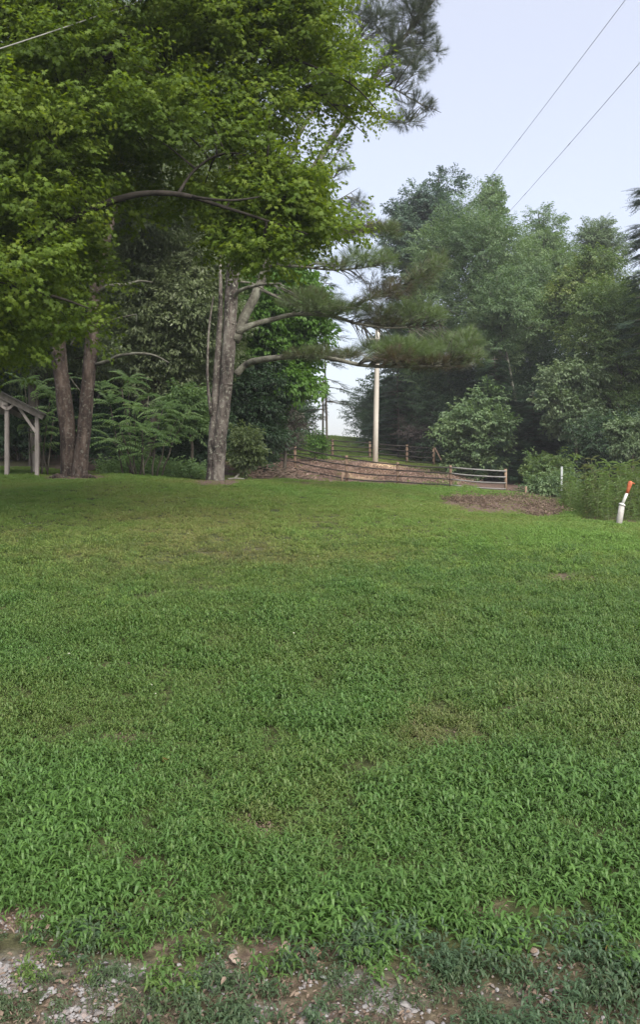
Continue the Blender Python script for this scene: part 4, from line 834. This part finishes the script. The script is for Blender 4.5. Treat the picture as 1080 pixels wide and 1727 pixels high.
# ---------------------------------------------------------------- lawn
random.seed(20); rng = np.random.default_rng(20)
def grass_clump(n_st, rad, hgt, ll, lw, seg=2):
    p = Proto()
    for s in range(n_st):
        a = random.uniform(0, 6.28); r = rad * math.sqrt(random.random()); b0 = np.array((math.cos(a) * r, math.sin(a) * r, 0)); H = hgt * random.uniform(.3, 1.0); tip = b0 + np.array((random.uniform(-.5, .5) * H, random.uniform(-.5, .5) * H, H)); sv = random.random()
        for k in range(5):
            t = (k + 1) / 5; b = b0 + (tip - b0) * t; az = random.uniform(0, 6.28); el = random.uniform(.1, 1.1); l = ll * random.uniform(.6, 1.2); wd = lw * random.uniform(.7, 1.2); dr = np.array((math.cos(az), math.sin(az), 0)); pr = np.array((-math.sin(az), math.cos(az), 0))
            v = []; c = b.copy(); e_ = el
            for i in range(seg + 1):
                u = i / seg; wv = wd * (.55, 1.0, .0)[i] if seg == 2 else wd * (.5, 1, .85, 0)[i]
                if i < seg: v += [c + pr * wv / 2 + (0, 0, wv * .2), c - pr * wv / 2 + (0, 0, wv * .2)]
                else: v += [c]
                c = c + (dr * math.cos(e_) + np.array((0, 0, math.sin(e_)))) * l / seg; e_ -= random.uniform(.8, 1.7) * 2 / seg
            f = [(2 * i, 2 * i + 1, 2 * i + 3, 2 * i + 2) for i in range(seg - 1)] + [(2 * seg - 2, 2 * seg - 1, 2 * seg)]
            p.add(v, f, min(1, max(0, .5 * sv + .5 * random.random())))
    return p.out()
GP = [grass_clump(17, .095, .085, .052, .0085, 3) for _ in range(6)]
GF = [grass_clump(15, .14, .05, .055, .010, 2) for _ in range(4)]
def lawn_points(d0_, d1_, dens, margin=2.0, slope=.44):
    wmax = slope * d1_ + margin; m = int(2 * wmax * (d1_ - d0_) * dens); y = rng.uniform(d0_, d1_, m); x = rng.uniform(-wmax, wmax, m); k = np.abs(x) < slope * y + margin; return x[k], y[k]
def lawn(name, label, d0_, d1_, dens, protos, size, keepf=None, mat='grass'):
    x, y = lawn_points(d0_, d1_, dens); z = ground(x, y); px, py = to_px(x, y, z); dwt = dirt_weight(x, y, z)
    grav = blob(px, py, GRAVEL) * (y < 5)
    k = rng.random(len(x)) > np.clip(dwt * .74 + grav * .12, 0, np.where(y < 8, .84, .97))
    if keepf is not None: k &= keepf(x, y, px, py)
    x, y, z, px, py, dwt = x[k], y[k], z[k], px[k], py[k], dwt[k]; m = len(x)
    n1 = vnoise(x, y, .9, 31); n2 = vnoise(x, y, .35, 32); n3 = vnoise(x, y, 2.6, 33)
    dry = blob(px, py, [(200, 835, 300, 30, .22), (330, 920, 330, 80, .26), (560, 870, 300, 50, .2), (740, 1235, 90, 40, .35), (430, 1400, 80, 35, .25), (990, 1200, 140, 60, .15)])  # dry turf; the far-left patch also lightens the colour to offset tree shade
    tint = .70 - .22 * (y > 42) + (n1 - .5) * .34 + (n2 - .5) * .30 + (n3 - .5) * .22 - dry - .30 * dwt + rng.normal(0, .07, m) - .10 * np.clip((py - 1580) / 100, 0, 1)
    sz = rng.uniform(*size, m) * (.72 + .55 * n3) * (1 - .48 * dwt) * np.where(dry > .1, .85, 1)
    o = scatter(name, protos, np.c_[x, y, z - .012], np.c_[rng.normal(0, .12, m), rng.normal(0, .12, m), rng.uniform(0, 6.28, m)], sz, tint, L[mat]); return tag(o, label, 'grass', None, 'stuff')
lawn('lawn_grass', 'thick creeping blades of the foreground lawn', 1.9, 13, 180, GP, (.75, 1.25), lambda x, y, px, py: (rng.random(len(y)) < np.clip((13 - y) / 6, 0, 1)) & (rng.random(len(y)) < np.clip((y - 2.72) / .5, 0, 1)))
lawn('thin_grass', 'thin dull grass and weeds growing through the gravel at the drive edge', 1.9, 3.3, 175, GP, (.6, 1.05), lambda x, y, px, py: rng.random(len(y)) < np.clip((3.22 - y) / .5, 0, 1), 'grass_dull')
lawn('lawn_grass', 'short mown lawn rising to the trees', 7, 30, 105, GF, (.75, 1.2), lambda x, y, px, py: (rng.random(len(y)) < np.clip((y - 7) / 6, 0, 1)) & ((y < 27.5) | (px < 420) | (px > 560)), 'grass_far')
lawn('pasture_grass', 'grass of the pasture hill beyond the fences', 30, 84, 9, GF, (1.5, 2.6), lambda x, y, px, py: (px > 380) & (px < 800), 'grass_far')
fl = Proto()
for k in range(6):
    a = k * 1.05; fl.add([(0, 0, .03), (math.cos(a) * .012, math.sin(a) * .012, .022), (math.cos(a + 1.05) * .012, math.sin(a + 1.05) * .012, .022)], [(0, 1, 2)], .5)
PR['flower'] = [fl.out()]
x, y = lawn_points(5, 24, .9); k = vnoise(x, y, .5, 44) > .45; x, y = x[k], y[k]; z = ground(x, y); m = len(x)
tag(scatter('clover_flowers', PR['flower'], np.c_[x, y, z + .05], np.c_[rng.normal(0, .3, m), rng.normal(0, .3, m), rng.uniform(0, 6, m)], rng.uniform(.45, .95, m), rng.random(m), L['flower']), 'tiny white clover heads dotted over the lawn', 'flowers', None, 'stuff')

# gravel where the drive meets the lawn, and single stones
random.seed(22); rng = np.random.default_rng(22)
def pebble(n_=7):
    p = Proto(); ring = []
    v = [(0, 0, .35)] + [(math.cos(i / n_ * 6.283) * random.uniform(.8, 1.2), math.sin(i / n_ * 6.283) * random.uniform(.6, 1), random.uniform(-.1, .25)) for i in range(n_)] + [(math.cos(i / n_ * 6.283) * .5, math.sin(i / n_ * 6.283) * .4, random.uniform(.4, .55)) for i in range(n_)]
    f = [(1 + i, 1 + (i + 1) % n_, 1 + n_ + (i + 1) % n_, 1 + n_ + i) for i in range(n_)] + [tuple(range(1 + n_, 1 + 2 * n_))]
    v = [(0, 0, -.2)] + v[1:]; p.add(v, f, random.random()); return p.out()
L['gravel'] = leaf_mat('gravel_stone', [(.13, .105, .09), (.18, .17, .165), (.25, .245, .245), (.20, .14, .115)], 0.02, .8, (1, 1, 1), .2)
PR['pebble'] = [pebble() for _ in range(5)]
m = 52000; x = rng.uniform(-1.9, 1.9, m); y = rng.uniform(1.9, 3.6, m); z = ground(x, y); px, py = to_px(x, y, z); g = blob(px, py, GRAVEL); k = rng.random(m) < np.clip(g * .95 * (vnoise(x, y, 7, 61) > .42) + .05 * np.clip((py - 1560) / 80, 0, 1) + .15 * blob(px, py, [(40, 1553, 80, 18), (485, 1595, 50, 15)]), 0, 1)
x, y = x[k], y[k]; z = ground(x, y) - .02 * dirt_weight(x, y, ground(x, y)); m = len(x)
tag(scatter('gravel', PR['pebble'], np.c_[x, y, z + .004], np.c_[rng.normal(0, .3, m), rng.normal(0, .3, m), rng.uniform(0, 6.28, m)], rng.lognormal(-5.1, .45, m), rng.random(m), L['gravel']), 'pale crushed gravel showing through the thin grass at the drive edge', 'gravel', None, 'stuff')
m = 9000; x = rng.uniform(-2.2, 2.2, m); y = rng.uniform(1.9, 6.5, m); z = ground(x, y); k = rng.random(m) < np.clip(dirt_weight(x, y, z) - .12, 0, .6); x, y = x[k], y[k]; z = ground(x, y) - .02 * dirt_weight(x, y, z[k]); m = len(x)
tag(scatter('dry_thatch', PR['litter'], np.c_[x, y, z], np.c_[rng.normal(0, .15, m), rng.normal(0, .15, m), rng.uniform(0, 6.28, m)], rng.uniform(.18, .42, m), rng.random(m), L['straw']), 'dry brown thatch and leaf bits on the bare soil of the lawn edge', 'thatch', None, 'stuff')
def stone(px_, py_, r, mat, label, sq=(1, .8, .7)):
    ds = np.linspace(2, 6, 400); X = (px_ - PX) / F * ds; Zg = ground(X, ds); _, pyy = to_px(X, ds, Zg); i = int(np.argmin(np.abs(pyy - py_))); import bmesh
    bm = bmesh.new(); bmesh.ops.create_icosphere(bm, subdivisions=3, radius=r)
    for v in bm.verts:
        c = v.co; k_ = 1 + .16 * math.sin(c.x / r * 3.1 + px_) + .14 * math.sin(c.y / r * 4 + 2 * px_) * math.cos(c.z / r * 3) + .05 * math.sin(9 * c.x / r + 7 * c.z / r)
        v.co = (c.x * sq[0] * k_, c.y * sq[1] * k_, c.z * sq[2] * k_)
    me = bpy.data.meshes.new('stone'); bm.to_mesh(me); bm.free(); me.materials.append(M[mat]); o = bpy.data.objects.new('stone', me); C.objects.link(o); o.location = (X[i], ds[i], Zg[i] + r * .5); o.rotation_euler = (0, .2, px_); tag(o, label, 'stone')
stone(482, 1603, .022, 'stone_tan', 'pale tan stone lying in the bare rut at the lawn edge'); stone(470, 1606, .016, 'stone_red', 'small reddish stone touching the pale tan stone')
stone(533, 1608, .019, 'stone_red', 'brown stone on the bare rut next to the tan stones'); stone(1028, 1608, .018, 'stone_yellow', 'yellow ochre stone alone in the grass', (.8, .7, 1))
stone(900, 1606, .018, 'stone_tan', 'flat tan stone half sunk in grass beside the ochre stone', (1.2, .8, .4)); stone(395, 1620, .017, 'stone_tan', 'flat buff stone half buried near the gravel', (1.3, .8, .35))
# fallen pale leaf on the lawn
lfv, lff = leaf_simple(.075, .04, .3, .1)
for px_, py_, lb_ in ((284, 1280, 'pale yellow fallen leaf caught on the thick lawn'),):
    ds = np.linspace(3, 8, 500); X = (px_ - PX) / F * ds; Zg = ground(X, ds) + .07; _, pyy = to_px(X, ds, Zg); i = int(np.argmin(np.abs(pyy - py_))); mb = MB(); mb.add(lfv, lff); o = mb.build('fallen_leaf', M['stone_yellow'], None); o.location = (X[i], ds[i], Zg[i]); o.rotation_euler = (.3, .4, 2.2); tag(o, lb_, 'leaf')

# ---------------------------------------------------------------- damp summer air
mh, n, out = new_mat('haze_air'); pv = N(n, 'ShaderNodeVolumePrincipled'); pv.inputs['Color'].default_value = (.86, .90, .95, 1); pv.inputs['Density'].default_value = .0008; pv.inputs['Anisotropy'].default_value = .2
n.links.new(pv.outputs[0], out.inputs['Volume'])
mb = MB(); mb.box((0, 65, 14), (1, 0, 0), (0, 1, 0), (0, 0, 1), 96, 77, 19); hz = mb.build('haze', mh, None, False); tag(hz, 'thin damp haze filling the air over the whole place', 'haze', None, 'stuff')
